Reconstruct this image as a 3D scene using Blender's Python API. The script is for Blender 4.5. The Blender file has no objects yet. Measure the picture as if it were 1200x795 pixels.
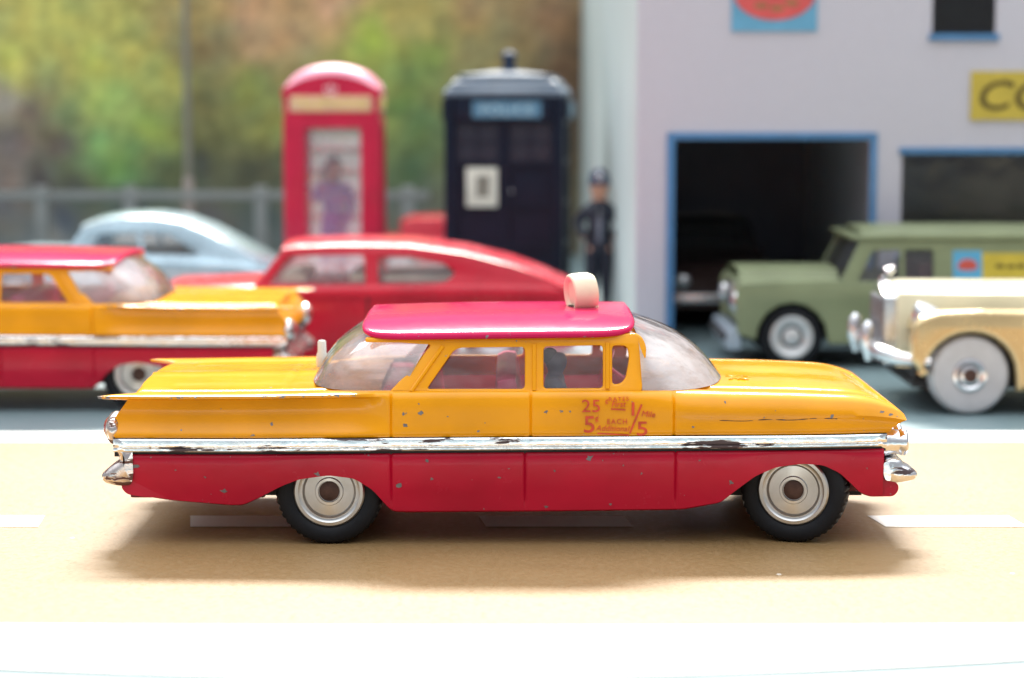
import bpy, bmesh, math, random
import numpy as np
from mathutils import Vector, Matrix, noise

# ------------------------------------------------------------------ camera, light, exposure
S = 0.001                                   # everything below is modelled in millimetres
R = math.radians
SC = bpy.context.scene
COL = SC.collection
CAM = (0.0, -270.0, 58.0); PITCH = R(6.4); FPX = 2440.0

cam = bpy.data.cameras.new('camera'); camo = bpy.data.objects.new('camera', cam); COL.objects.link(camo)
cam.sensor_width = 36.0; cam.sensor_fit = 'HORIZONTAL'; cam.lens = 36.0 * FPX / 1200.0
camo.location = [c * S for c in CAM]; camo.rotation_euler = (R(90) - PITCH, 0, 0)
cam.clip_start = 0.005; cam.clip_end = 20
cam.dof.use_dof = True; cam.dof.focus_distance = 0.276; cam.dof.aperture_fstop = 26.0
SC.camera = camo

W = bpy.data.worlds.new('World'); SC.world = W; W.use_nodes = True
wn = W.node_tree.nodes; wl = W.node_tree.links
bg = wn['Background']
tc = wn.new('ShaderNodeTexCoord'); sx = wn.new('ShaderNodeSeparateXYZ'); rmp = wn.new('ShaderNodeValToRGB')
mr = wn.new('ShaderNodeMapRange'); mr.inputs[1].default_value = -1; mr.inputs[2].default_value = 1
wl.new(tc.outputs['Generated'], sx.inputs[0]); wl.new(sx.outputs['Z'], mr.inputs[0]); wl.new(mr.outputs[0], rmp.inputs[0])
rmp.color_ramp.elements[0].position = 0.42; rmp.color_ramp.elements[0].color = (0.42, 0.43, 0.46, 1)
rmp.color_ramp.elements[1].position = 1.0; rmp.color_ramp.elements[1].color = (3.7, 3.85, 4.0, 1)
el = rmp.color_ramp.elements.new(0.70); el.color = (0.56, 0.58, 0.62, 1)
wl.new(rmp.outputs[0], bg.inputs['Color']); bg.inputs['Strength'].default_value = 0.86

def area(name, loc, target, size, power, col, shape='DISK', size_y=None):
    l = bpy.data.lights.new(name, 'AREA'); l.shape = shape; l.size = size
    if size_y: l.size_y = size_y
    l.energy = power; l.color = col
    o = bpy.data.objects.new(name, l); COL.objects.link(o); o.location = loc
    o.rotation_euler = (Vector(target) - Vector(loc)).to_track_quat('-Z', 'Y').to_euler()
    return o
area('key_lamp', (0.0, 2.72, 2.72), (0, 0.02, 0), 1.7, 430.0, (1.0, 0.955, 0.88), 'RECTANGLE', 0.42)
area('window_light', (-0.9, 1.3, 1.5), (0, 0.1, 0), 1.1, 9.0, (0.86, 0.93, 1.0), 'RECTANGLE', 0.9)

SC.view_settings.view_transform = 'Standard'; SC.view_settings.look = 'None'
SC.view_settings.exposure = -0.1; SC.view_settings.gamma = 1.0; SC.view_settings.use_curve_mapping = False
SC.render.engine = 'CYCLES'
SC.cycles.use_denoising = True
SC.cycles.max_bounces = 10; SC.cycles.transparent_max_bounces = 16
SC.cycles.sample_clamp_indirect = 6.0; SC.cycles.caustics_refractive = False

# ------------------------------------------------------------------ measuring helper: photograph point on the plane at depth Y
def Q(px, py, Y):
    u = (px - 600.0) / FPX; v = (py - 397.5) / FPX
    c, s = math.cos(PITCH), math.sin(PITCH)
    t = (Y - CAM[1]) / (c - v * s)
    return (u * t, CAM[2] + t * (-s - v * c))
def QX(px, py, Y): return Q(px, py, Y)[0]
def QZ(px, py, Y): return Q(px, py, Y)[1]

# ------------------------------------------------------------------ materials
def newmat(name):
    m = bpy.data.materials.new(name); m.use_nodes = True
    nt = m.node_tree
    return m, nt.nodes, nt.links, nt.nodes['Principled BSDF']
def mixrgb(n, l, fac, a, b, blend='MIX'):
    x = n.new('ShaderNodeMix'); x.data_type = 'RGBA'; x.blend_type = blend
    for sock, val in ((x.inputs[0], fac), (x.inputs[6], a), (x.inputs[7], b)):
        if isinstance(val, (int, float)): sock.default_value = val
        elif isinstance(val, tuple): sock.default_value = val if len(val) == 4 else (*val, 1)
        else: l.new(val, sock)
    return x.outputs[2]
def math_(n, l, op, a, b=None, clamp=False):
    x = n.new('ShaderNodeMath'); x.operation = op; x.use_clamp = clamp
    for i, val in enumerate((a, b)):
        if val is None: continue
        if isinstance(val, (int, float)): x.inputs[i].default_value = val
        else: l.new(val, x.inputs[i])
    return x.outputs[0]
def noise_(n, l, co, scale, detail=3, rough=0.55, vec_scale=None):
    t = n.new('ShaderNodeTexNoise'); t.inputs['Scale'].default_value = scale; t.inputs['Detail'].default_value = detail
    t.inputs['Roughness'].default_value = rough
    if vec_scale:
        mp = n.new('ShaderNodeMapping'); mp.inputs['Scale'].default_value = vec_scale; l.new(co, mp.inputs[0]); co = mp.outputs[0]
    l.new(co, t.inputs['Vector']); return t.outputs['Fac']
def ramp(n, l, x, lo, hi):
    m = n.new('ShaderNodeMapRange'); m.clamp = True
    m.inputs[1].default_value = lo; m.inputs[2].default_value = hi; l.new(x, m.inputs[0]); return m.outputs[0]
def bump_(n, l, h, strength, dist, prev=None):
    b = n.new('ShaderNodeBump'); b.inputs['Strength'].default_value = strength; b.inputs['Distance'].default_value = dist
    l.new(h, b.inputs['Height'])
    if prev is not None: l.new(prev, b.inputs['Normal'])
    return b.outputs[0]

def paint(name, col, rough=0.22, coat=0.6, chips=0.0, chipcol=(0.21, 0.21, 0.22), vary=0.12, peel=0.12, metal=0.0, spec=0.32, rvar=0.22):
    """glossy enamel with small bare-metal chips; the mesh attribute 'wear' (where edges rub) makes chips denser"""
    m, n, l, p = newmat(name)
    co = n.new('ShaderNodeTexCoord').outputs['Object']
    big = noise_(n, l, co, 90, 3)
    c = mixrgb(n, l, ramp(n, l, big, 0.3, 0.7), tuple(v * (1 - vary) for v in col), tuple(min(1, v * (1 + vary)) for v in col))
    rr = math_(n, l, 'ADD', math_(n, l, 'MULTIPLY', noise_(n, l, co, 420, 4), rvar), rough - rvar / 2)
    nrm = bump_(n, l, noise_(n, l, co, 330, 2), peel, 0.0006)
    if chips > 0:
        at = n.new('ShaderNodeAttribute'); at.attribute_name = 'wear'
        nz = noise_(n, l, co, 1250, 3, 0.6)
        nz2 = noise_(n, l, co, 210, 2)
        h = math_(n, l, 'ADD', nz, math_(n, l, 'MULTIPLY', nz2, 0.35))
        h = math_(n, l, 'ADD', h, math_(n, l, 'MULTIPLY', at.outputs['Fac'], 0.2))
        thr = 0.965 - 0.06 * chips
        k = ramp(n, l, h, thr, thr + 0.012)
        c = mixrgb(n, l, k, c, chipcol)
        rr2 = n.new('ShaderNodeMix'); rr2.data_type = 'FLOAT'; l.new(k, rr2.inputs[0]); l.new(rr, rr2.inputs[2]); rr2.inputs[3].default_value = 0.5
        rr = rr2.outputs[0]
        inv = math_(n, l, 'SUBTRACT', 1.0, k)
        nrm = bump_(n, l, inv, 0.5, 0.00012, nrm)
        l.new(math_(n, l, 'MULTIPLY', inv, coat), p.inputs['Coat Weight'])
    else:
        p.inputs['Coat Weight'].default_value = coat
    p.inputs['Coat Roughness'].default_value = 0.08; p.inputs['Specular IOR Level'].default_value = spec
    p.inputs['Metallic'].default_value = metal
    l.new(c, p.inputs['Base Color']); l.new(rr, p.inputs['Roughness']); l.new(nrm, p.inputs['Normal'])
    return m
def plain(name, col, rough=0.5, metal=0.0, vary=0.1, scale=200, bump=0.0, bscale=600, bdist=0.0003, spec=0.5):
    m, n, l, p = newmat(name)
    co = n.new('ShaderNodeTexCoord').outputs['Object']
    nz = noise_(n, l, co, scale, 4)
    l.new(mixrgb(n, l, ramp(n, l, nz, 0.3, 0.7), tuple(v * (1 - vary) for v in col), tuple(min(1, v * (1 + vary)) for v in col)), p.inputs['Base Color'])
    l.new(math_(n, l, 'ADD', math_(n, l, 'MULTIPLY', nz, 0.15), rough - 0.075), p.inputs['Roughness'])
    p.inputs['Metallic'].default_value = metal; p.inputs['Specular IOR Level'].default_value = spec
    if bump > 0: l.new(bump_(n, l, noise_(n, l, co, bscale, 3), bump, bdist), p.inputs['Normal'])
    return m
def chrome_worn(name, wear=0.5, tint=(0.86, 0.87, 0.9), worn=(0.07, 0.045, 0.05)):
    m, n, l, p = newmat(name)
    co = n.new('ShaderNodeTexCoord').outputs['Object']
    a = noise_(n, l, co, 560, 4, 0.62, (0.22, 1, 1.3)); b = noise_(n, l, co, 95, 2)
    h = math_(n, l, 'ADD', a, math_(n, l, 'MULTIPLY', b, 0.4))
    k = ramp(n, l, h, 0.93 - 0.18 * wear, 0.95 - 0.18 * wear)
    l.new(mixrgb(n, l, k, tint, worn), p.inputs['Base Color'])
    inv = math_(n, l, 'SUBTRACT', 1.0, k); l.new(inv, p.inputs['Metallic'])
    l.new(math_(n, l, 'ADD', math_(n, l, 'MULTIPLY', k, 0.35), ramp_add(n, l, noise_(n, l, co, 300, 3), 0.10, 0.3)), p.inputs['Roughness'])
    nb = bump_(n, l, noise_(n, l, co, 500, 3), 0.25, 0.0004)
    l.new(bump_(n, l, inv, 0.3, 0.0001, nb), p.inputs['Normal'])
    return m
def ramp_add(n, l, x, lo, hi):
    m = n.new('ShaderNodeMapRange'); m.inputs[1].default_value = 0.3; m.inputs[2].default_value = 0.7
    m.inputs[3].default_value = lo; m.inputs[4].default_value = hi; l.new(x, m.inputs[0]); return m.outputs[0]
def clear_plastic(name, haze=0.12, tint=(0.95, 0.95, 0.97), refl=0.05, hazecol=(0.9, 0.92, 0.95), rough=0.06):
    m, n, l, p = newmat(name); n.remove(p); out = n['Material Output']
    co = n.new('ShaderNodeTexCoord').outputs['Object']
    tr = n.new('ShaderNodeBsdfTransparent'); tr.inputs[0].default_value = (*tint, 1)
    gl = n.new('ShaderNodeBsdfGlossy'); gl.inputs['Roughness'].default_value = rough
    tl = n.new('ShaderNodeBsdfTranslucent'); tl.inputs[0].default_value = (*hazecol, 1)
    df = n.new('ShaderNodeBsdfDiffuse'); df.inputs[0].default_value = (*hazecol, 1)
    fr = n.new('ShaderNodeFresnel'); fr.inputs['IOR'].default_value = 1.45
    nb = bump_(n, l, noise_(n, l, co, 160, 2), 0.35, 0.0012)
    for q in (gl, fr): l.new(nb, q.inputs['Normal'])
    hz = n.new('ShaderNodeMixShader'); hz.inputs[0].default_value = 0.4; l.new(tl.outputs[0], hz.inputs[1]); l.new(df.outputs[0], hz.inputs[2])
    m1 = n.new('ShaderNodeMixShader'); l.new(tr.outputs[0], m1.inputs[1]); l.new(hz.outputs[0], m1.inputs[2])
    sc = noise_(n, l, co, 260, 5, 0.7, (0.5, 1, 1.6))
    l.new(ramp_add(n, l, sc, haze * 0.6, haze * 1.5), m1.inputs[0])
    m2 = n.new('ShaderNodeMixShader'); l.new(m1.outputs[0], m2.inputs[1]); l.new(gl.outputs[0], m2.inputs[2])
    l.new(math_(n, l, 'ADD', fr.outputs[0], refl, True), m2.inputs[0])
    l.new(m2.outputs[0], out.inputs['Surface'])
    return m

M = {}
M['yellow'] = paint('yellow_enamel', (0.78, 0.315, 0.002), 0.17, 0.12, chips=0.45, peel=0.08, spec=0.30, rvar=0.12)
M['crimson'] = paint('crimson_enamel', (0.46, 0.005, 0.030), 0.24, 0.08, chips=0.45, peel=0.10, spec=0.24)
M['roof_red'] = paint('crimson_roof_enamel', (0.56, 0.010, 0.085), 0.15, 0.0, chips=0.35, peel=0.03, spec=0.16, rvar=0.04)
M['chrome_strip'] = chrome_worn('worn_chrome_strip', 0.75)
M['chrome'] = chrome_worn('old_chrome', 0.45)
M['chrome_rust'] = chrome_worn('tarnished_chrome', 1.15, (0.75, 0.68, 0.66), (0.12, 0.045, 0.03))
M['black'] = plain('black_gap', (0.015, 0.013, 0.014), 0.6)
M['tyre'] = plain('black_rubber', (0.009, 0.010, 0.013), 0.55, vary=0.25, bump=0.25, bscale=500, spec=0.22)
M['tin'] = plain('tin_base', (0.16, 0.03, 0.04), 0.5, 0.2)
M['axle'] = plain('rusty_axle', (0.085, 0.045, 0.035), 0.5, 0.5, 0.4, 800, 0.4, 900)
M['interior'] = paint('rose_plastic', (0.80, 0.09, 0.20), 0.35, 0.2)
M['cream'] = plain('cream_plastic', (0.80, 0.70, 0.50), 0.4, vary=0.06, bump=0.15, bscale=300)
M['greywhite'] = plain('grey_white_plastic', (0.62, 0.64, 0.60), 0.4, vary=0.08)
M['screen'] = clear_plastic('scuff_and_glare_windscreen', 0.86, hazecol=(0.97, 0.98, 1.0), refl=0.20)  # scuff haze plus extra white standing in for the reflected sky
M['rear_screen'] = clear_plastic('scuff_and_glare_rear_window', 0.42, hazecol=(0.95, 0.96, 1.0), refl=0.20)  # scuffs again, whitened in place of a sky reflection
M['glass'] = clear_plastic('clear_window', 0.10, refl=0.03)
M['decal_red'] = plain('red_transfer', (0.62, 0.06, 0.012), 0.4, vary=0.25, scale=900)
M['driver'] = plain('blue_grey_figure', (0.075, 0.095, 0.17), 0.5)

def alu(name):
    m, n, l, p = newmat(name)
    g = n.new('ShaderNodeNewGeometry')
    co = n.new('ShaderNodeTexCoord').outputs['Object']
    p.inputs['Metallic'].default_value = 1.0; p.inputs['Roughness'].default_value = 0.3
    nz = noise_(n, l, co, 300, 3)
    l.new(mixrgb(n, l, ramp(n, l, nz, 0.3, 0.7), (0.50, 0.50, 0.49), (0.62, 0.62, 0.62)), p.inputs['Base Color'])
    tn = n.new('ShaderNodeTangent'); tn.direction_type = 'RADIAL'; tn.axis = 'Y'
    l.new(tn.outputs[0], p.inputs['Tangent']); p.inputs['Anisotropic'].default_value = 0.85
    return m
M['alu'] = alu('turned_aluminium')

# ------------------------------------------------------------------ mesh helpers (millimetres in, metres out)
class MB:
    def __init__(s): s.v = []; s.f = []; s.w = []
    def add(s, vs, fs, w=None):
        o = len(s.v); s.v += [tuple(p) for p in vs]; s.f += [tuple(i + o for i in f) for f in fs]
        s.w += list(w) if w is not None else [0.0] * len(vs); return s
    def grid(s, rows, flip=False, w=None, closed=False):
        nr, nc = len(rows), len(rows[0]); vs = [p for r in rows for p in r]; fs = []
        for i in range(nr - 1):
            for j in range(nc if closed else nc - 1):
                k = (j + 1) % nc
                q = (i * nc + j, i * nc + k, (i + 1) * nc + k, (i + 1) * nc + j)
                fs.append(q[::-1] if flip else q)
        return s.add(vs, fs, [x for r in w for x in r] if w else None)
    def fan(s, pts, flip=False):
        n = len(pts); c = tuple(sum(p[i] for p in pts) / n for i in range(3))
        fs = [(j, (j + 1) % n, n) for j in range(n)]
        return s.add(list(pts) + [c], [f[::-1] for f in fs] if flip else fs)
    def box(s, c, d, bev=0.0, rot=None):
        bm = bmesh.new(); bmesh.ops.create_cube(bm, size=1.0)
        for v in bm.verts: v.co = Vector((v.co.x * d[0], v.co.y * d[1], v.co.z * d[2]))
        if bev > 0: bmesh.ops.bevel(bm, geom=bm.edges[:], offset=min(bev, 0.45 * min(d)), segments=2, profile=0.6, affect='EDGES')
        if rot is not None: bmesh.ops.transform(bm, matrix=rot, verts=bm.verts)
        bm.verts.index_update()
        s.add([v.co + Vector(c) for v in bm.verts], [[v.index for v in f.verts] for f in bm.faces]); bm.free(); return s
    def lathe(s, prof, c, axis='y', n=48, sgn=1):
        """prof: (radius, along axis)"""
        rows = []
        for r, a in prof:
            row = []
            for k in range(n):
                t = 2 * math.pi * k / n; p, q = r * math.cos(t), r * math.sin(t)
                row.append({'y': (c[0] + p, c[1] + a * sgn, c[2] + q), 'x': (c[0] + a * sgn, c[1] + p, c[2] + q), 'z': (c[0] + p, c[1] + q, c[2] + a * sgn)}[axis])
            rows.append(row)
        s.grid(rows, closed=True)
        if prof[0][0] > 1e-6: s.fan(rows[0])
        if prof[-1][0] > 1e-6: s.fan(rows[-1])
        return s
    def tube(s, pts, r, n=10, caps=True):
        rows = []; N = len(pts)
        for i, p in enumerate(pts):
            p = Vector(p); a = Vector(pts[max(0, i - 1)]); b = Vector(pts[min(N - 1, i + 1)])
            d = (b - a).normalized(); u = d.cross(Vector((0, 0, 1)) if abs(d.z) < 0.9 else Vector((1, 0, 0))).normalized(); w = d.cross(u)
            rr = r[i] if isinstance(r, (list, tuple)) else r
            rows.append([tuple(p + (u * math.cos(2 * math.pi * k / n) + w * math.sin(2 * math.pi * k / n)) * rr) for k in range(n)])
        s.grid(rows, closed=True)
        if caps: s.fan(rows[0]); s.fan(rows[-1])
        return s
    def ellipsoid(s, c, d, nu=20, nv=12, power=1.0):
        rows = []
        for i in range(nv + 1):
            th = math.pi * i / nv; sr, cz = math.sin(th), math.cos(th)
            rows.append([(c[0] + d[0] * max(sr, 1e-4) * math.cos(2 * math.pi * k / nu), c[1] + d[1] * max(sr, 1e-4) * math.sin(2 * math.pi * k / nu), c[2] + d[2] * cz) for k in range(nu)])
        return s.grid(rows, closed=True)
    def extrude(s, pts, axis, a, b):
        """closed 2-D polygon extruded along axis ('y': pts are x,z; 'x': pts are y,z; 'z': x,y)"""
        f = {'y': lambda p, t: (p[0], t, p[1]), 'x': lambda p, t: (t, p[0], p[1]), 'z': lambda p, t: (p[0], p[1], t)}[axis]
        n = len(pts); v = [f(p, a) for p in pts] + [f(p, b) for p in pts]
        fs = [(i, (i + 1) % n, n + (i + 1) % n, n + i) for i in range(n)] + [tuple(range(n))[::-1], tuple(range(n, 2 * n))]
        return s.add(v, fs)
    def build(s, name, mat, parent=None, smooth=35, wear=False):
        me = bpy.data.meshes.new(name)
        me.from_pydata([(x * S, y * S, z * S) for x, y, z in s.v], [], s.f); me.update()
        if wear:
            a = me.attributes.new('wear', 'FLOAT', 'POINT'); a.data.foreach_set('value', np.array(s.w, dtype=np.float32))
        bm = bmesh.new(); bm.from_mesh(me)
        bmesh.ops.remove_doubles(bm, verts=bm.verts, dist=2e-6)
        bmesh.ops.recalc_face_normals(bm, faces=bm.faces); bm.to_mesh(me); bm.free()
        for m in (mat if isinstance(mat, (list, tuple)) else [mat]): me.materials.append(m)
        if smooth:
            me.polygons.foreach_set('use_smooth', [True] * len(me.polygons)); me.set_sharp_from_angle(angle=R(smooth))
        o = bpy.data.objects.new(name, me); COL.objects.link(o); o.parent = parent
        return o

def thing(name, label, cat, loc=(0, 0, 0), rz=0.0, group=None):
    o = bpy.data.objects.new(name, None); COL.objects.link(o); o.empty_display_size = 0.005
    o.location = [c * S for c in loc]; o.rotation_euler = (0, 0, rz)
    return tag(o, label, cat, group)
def tag(o, label, cat, group=None):
    o['label'] = label; o['category'] = cat
    if group: o['group'] = group
    return o
def struct(o): o['kind'] = 'structure'; return o

def round_poly(pts, r, n=5):
    out = []; N = len(pts)
    for i in range(N):
        p = Vector(pts[i][:2]); rr = pts[i][2] if len(pts[i]) > 2 else r
        a = Vector(pts[i - 1][:2]) - p; b = Vector(pts[(i + 1) % N][:2]) - p
        k = min(rr, a.length * 0.45, b.length * 0.45)
        if k < 1e-4: out.append(tuple(p)); continue
        A = p + a.normalized() * k; B = p + b.normalized() * k
        for j in range(n + 1):
            t = j / n; out.append(tuple((1 - t) ** 2 * A + 2 * t * (1 - t) * p + t * t * B))
    return out
def plate(outer, holes, thick, bev=0.0, res=2):
    """flat plate with holes: returns verts (u, v, w) with w the thickness direction, and faces"""
    cu = bpy.data.curves.new('plate', 'CURVE'); cu.dimensions = '2D'; cu.fill_mode = 'BOTH'
    cu.extrude = max(thick / 2 - bev, 0.001); cu.bevel_depth = bev; cu.bevel_resolution = res; cu.offset = -bev
    for lp in [outer] + holes:
        sp = cu.splines.new('POLY'); sp.points.add(len(lp) - 1); sp.use_cyclic_u = True
        for q, p in zip(sp.points, lp): q.co = (p[0], p[1], 0, 1)
    o = bpy.data.objects.new('plate', cu); COL.objects.link(o)
    dg = bpy.context.evaluated_depsgraph_get(); me = bpy.data.meshes.new_from_object(o.evaluated_get(dg))
    vs = [tuple(v.co) for v in me.vertices]; fs = [tuple(p.vertices) for p in me.polygons]
    bpy.data.objects.remove(o); bpy.data.curves.remove(cu); bpy.data.meshes.remove(me)
    return vs, fs
def textmesh(txt, size, shear=0.0, thick=0.03, space=1.0, bold=0.0, sx=1.0):
    cu = bpy.data.curves.new('txt', 'FONT'); cu.body = txt; cu.size = size; cu.shear = shear; cu.extrude = thick; cu.offset = bold
    cu.space_character = space; cu.resolution_u = 3
    o = bpy.data.objects.new('txt', cu); COL.objects.link(o)
    dg = bpy.context.evaluated_depsgraph_get(); me = bpy.data.meshes.new_from_object(o.evaluated_get(dg))
    vs = [(v.co.x * sx, v.co.y, v.co.z) for v in me.vertices]; fs = [tuple(p.vertices) for p in me.polygons]
    bpy.data.objects.remove(o); bpy.data.curves.remove(cu); bpy.data.meshes.remove(me)
    return vs, fs
def ss(a, b, x):
    t = min(1, max(0, (x - a) / (b - a))); return t * t * (3 - 2 * t)
def lerp(a, b, t): return a + (b - a) * t
def smooth_interp(xs, pts, k=1.2):
    """piecewise-linear through pts, softened over k mm"""
    px = [p[0] for p in pts]; pz = [p[1] for p in pts]; xs = np.asarray(xs, float); acc = 0
    offs = np.linspace(-k, k, 9)
    for o in offs: acc = acc + np.interp(xs + o, px, pz)
    return acc / len(offs)

# ------------------------------------------------------------------ THE SETTING
def mat_ground():
    m, n, l, p = newmat('teal_mat'); co = n.new('ShaderNodeTexCoord').outputs['Object']
    a = noise_(n, l, co, 22, 4); b = noise_(n, l, co, 900, 3)
    c = mixrgb(n, l, ramp(n, l, a, 0.3, 0.7), (0.15, 0.22, 0.24), (0.20, 0.28, 0.30))
    c = mixrgb(n, l, math_(n, l, 'MULTIPLY', ramp(n, l, b, 0.4, 0.8), 0.3), c, (0.3, 0.36, 0.36))
    l.new(c, p.inputs['Base Color']); p.inputs['Roughness'].default_value = 0.45
    l.new(bump_(n, l, b, 0.2, 0.0002), p.inputs['Normal']); return m
def mat_road():
    m, n, l, p = newmat('tan_road_print'); co = n.new('ShaderNodeTexCoord').outputs['Object']
    a = noise_(n, l, co, 16, 4); b = noise_(n, l, co, 1100, 4, 0.7); g = noise_(n, l, co, 170, 4, 0.6, (0.25, 1, 1))
    c = mixrgb(n, l, ramp(n, l, a, 0.3, 0.7), (0.270, 0.165, 0.066), (0.315, 0.20, 0.088))
    c = mixrgb(n, l, math_(n, l, 'MULTIPLY', ramp(n, l, g, 0.45, 0.75), 0.35), c, (0.21, 0.125, 0.05))
    c = mixrgb(n, l, math_(n, l, 'MULTIPLY', ramp(n, l, b, 0.5, 0.75), 0.35), c, (0.38, 0.27, 0.15))
    sp = n.new('ShaderNodeTexVoronoi'); sp.inputs['Scale'].default_value = 130; l.new(co, sp.inputs['Vector'])
    fleck = math_(n, l, 'MULTIPLY', math_(n, l, 'LESS_THAN', sp.outputs['Distance'], 0.045), math_(n, l, 'GREATER_THAN', noise_(n, l, co, 40, 2), 0.55))
    c = mixrgb(n, l, fleck, c, (0.8, 0.76, 0.68))
    l.new(c, p.inputs['Base Color']); l.new(ramp_add(n, l, b, 0.36, 0.58), p.inputs['Roughness'])
    l.new(bump_(n, l, b, 0.35, 0.00012), p.inputs['Normal']); return m
M['mat'] = mat_ground(); M['road'] = mat_road()
M['linewhite'] = plain('white_line_print', (0.80, 0.79, 0.74), 0.5, vary=0.05, bump=0.2)
g = MB(); g.box((0, 150, -1.5), (1600, 1500, 3.0)); struct(g.build('ground', M['mat'], smooth=0))
def strip(bounds_lo, bounds_hi, z):
    b = MB(); xs = np.linspace(-420, 420, 85)
    b.grid([[(x, bounds_lo(x), z) for x in xs], [(x, bounds_hi(x), z) for x in xs]], flip=True); return b
near_out = lambda x: -63.4 + 0.0018 * min(abs(x), 70) ** 2 + 0.031 * min(max(x, -70), 70)
near_in = lambda x: -42.0 + 0.00025 * min(abs(x), 70) ** 2
far_in = lambda x: 86.0 + 0.002 * x
far_out = lambda x: 97.5 + 0.002 * x
road = struct(strip(near_out, far_out, 0.12).build('road', M['road'], smooth=0))
e1 = strip(lambda x: near_out(x) + 0.02, near_in, 0.2).build('edge_line', M['linewhite'], road, 0)
e2 = strip(far_in, lambda x: far_out(x) - 0.3, 0.2).build('edge_line', M['linewhite'], road, 0)
def ground_at(px, py):
    lo, hi = -200.0, 800.0
    for _ in range(60):
        mid = (lo + hi) / 2
        if QZ(px, py, mid) > 0: lo = mid
        else: hi = mid
    return QX(px, py, lo), lo
yl0 = ground_at(600, 619)[1]; yl1 = ground_at(600, 606)[1]
for a, b in ((-190, 52), (218, 396), (560, 740), (1022, 1196), (1350, 1520)):
    x0, x1 = QX(a, 612, (yl0 + yl1) / 2), QX(b, 612, (yl0 + yl1) / 2)
    d = MB(); d.grid([[(x0 + 1.2, yl0, 0.2), (x1, yl0, 0.2)], [(x0, yl1, 0.2), (x1 - 0.8, yl1, 0.2)]], flip=True); d.build('dash_line', M['linewhite'], road, 0)

# ------------------------------------------------------------------ printed landscape backdrop
BD = 540.0
ctrl = [(0,0,150,146,84),(70,25,160,158,82),(150,40,150,150,80),(230,20,140,125,80),(300,10,165,132,100),(400,5,172,134,104),(480,20,150,140,80),(560,10,140,118,82),
 (640,30,120,95,70),(30,70,165,165,80),(110,80,160,162,76),(190,90,150,150,78),(250,60,110,100,70),(300,60,150,125,95),(330,40,160,130,95),(440,50,140,160,66),(500,70,105,125,62),(560,60,125,120,80),
 (660,80,92,72,52),(10,120,140,132,122),(40,130,95,82,74),(20,180,100,90,88),(70,170,80,72,68),(95,140,110,120,76),(130,120,140,165,90),(120,170,110,145,84),(150,190,95,135,74),
 (180,150,130,150,70),(200,190,75,85,58),(240,120,95,95,60),(235,190,60,62,56),(270,170,82,84,52),(310,150,115,120,62),(310,200,62,66,52),(300,110,110,120,62),
 (470,120,84,112,58),(500,160,78,105,62),(480,200,62,86,58),(455,150,110,125,70),(640,150,80,70,56),(675,120,80,66,54),(0,210,110,100,96),(60,215,70,64,64),(110,215,62,66,62),(170,220,60,72,66),
 (0,240,88,88,92),(80,255,70,76,86),(160,255,66,74,84),(250,250,84,84,86),(300,255,66,78,78),(480,240,88,94,90),(60,285,120,126,130),(200,290,100,106,112),(300,285,86,96,98),(500,290,100,86,84),(600,290,80,80,84),
 (-120,60,140,140,80),(-120,160,110,100,86),(-120,260,90,90,90),(780,60,110,90,70),(780,200,90,80,70)]
def s2l(c): c /= 255.0; return c / 12.92 if c < 0.04045 else ((c + 0.055) / 1.055) ** 2.4
cx = np.array([c[0] for c in ctrl], float); cy = np.array([c[1] for c in ctrl], float); cc = np.array([[s2l(v) for v in c[2:]] for c in ctrl])
def backdrop():
    x0, x1, z0, z1 = -560.0, 120.0, 0.0, 165.0
    nx, nz = 440, 120; vs = []; cols = []
    for i in range(nz):
        z = lerp(z0, z1, i / (nz - 1))
        for j in range(nx):
            x = lerp(x0, x1, j / (nx - 1)); vs.append((x, 0, z))
            px = 600 + x * FPX / (BD + 276); py = 124 + (58 - z) * FPX / (BD + 276)
            n1 = noise.noise(Vector((x * .05, z * .05, 1))); n2 = noise.noise(Vector((x * .05, z * .05, 9)))
            qx, qy = px + 26 * n1, py + 22 * n2
            wgt = 1.0 / (((cx - qx) ** 2 + (cy - qy) ** 2) ** 1.3 + 150.0); wgt /= wgt.sum()
            c = (cc * wgt[:, None]).sum(0)
            f = 1 + 0.35 * noise.noise(Vector((x * .16, z * .16, 3))) + 0.4 * noise.noise(Vector((x * .4, z * .4, 5)))
            f = max(0.35, f) if py < 232 else lerp(1, max(0.4, f), 0.3)
            h = noise.noise(Vector((x * .12, z * .12, 22)))
            cols.append((c[0] * f * (1 + 0.15 * h) , c[1] * f, c[2] * f * (1 - 0.15 * h), 1))
    fs = [(i * nx + j, i * nx + j + 1, (i + 1) * nx + j + 1, (i + 1) * nx + j) for i in range(nz - 1) for j in range(nx - 1)]
    root = thing('backdrop', 'printed landscape backdrop of soft green and brown trees behind the phone box', 'backdrop', (0, BD, 0))
    b = MB(); b.add(vs, fs)
    me = bpy.data.meshes.new('printed_sheet'); me.from_pydata([(x * S, y * S, z * S) for x, y, z in vs], [], fs)
    at = me.color_attributes.new('print', 'FLOAT_COLOR', 'POINT'); at.data.foreach_set('color', np.array(cols, dtype=np.float32).ravel())
    m, n, l, p = newmat('printed_landscape'); a = n.new('ShaderNodeAttribute'); a.attribute_name = 'print'
    mul = mixrgb(n, l, 1.0, a.outputs['Color'], (1.75, 1.65, 1.55, 1), 'MULTIPLY')
    l.new(mul, p.inputs['Base Color']); p.inputs['Roughness'].default_value = 0.6
    me.materials.append(m); o = bpy.data.objects.new('printed_sheet', me); COL.objects.link(o); o.parent = root
    b = MB(); b.box(((x0 + x1) / 2, 2.2, (z0 + z1) / 2), (x1 - x0, 4, z1 - z0)); b.build('backing_board', plain('card_board', (0.4, 0.33, 0.24), 0.7), root, 0)
backdrop()
M['greypaint'] = plain('pale_grey_paint', (0.26, 0.27, 0.26), 0.5)
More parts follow.
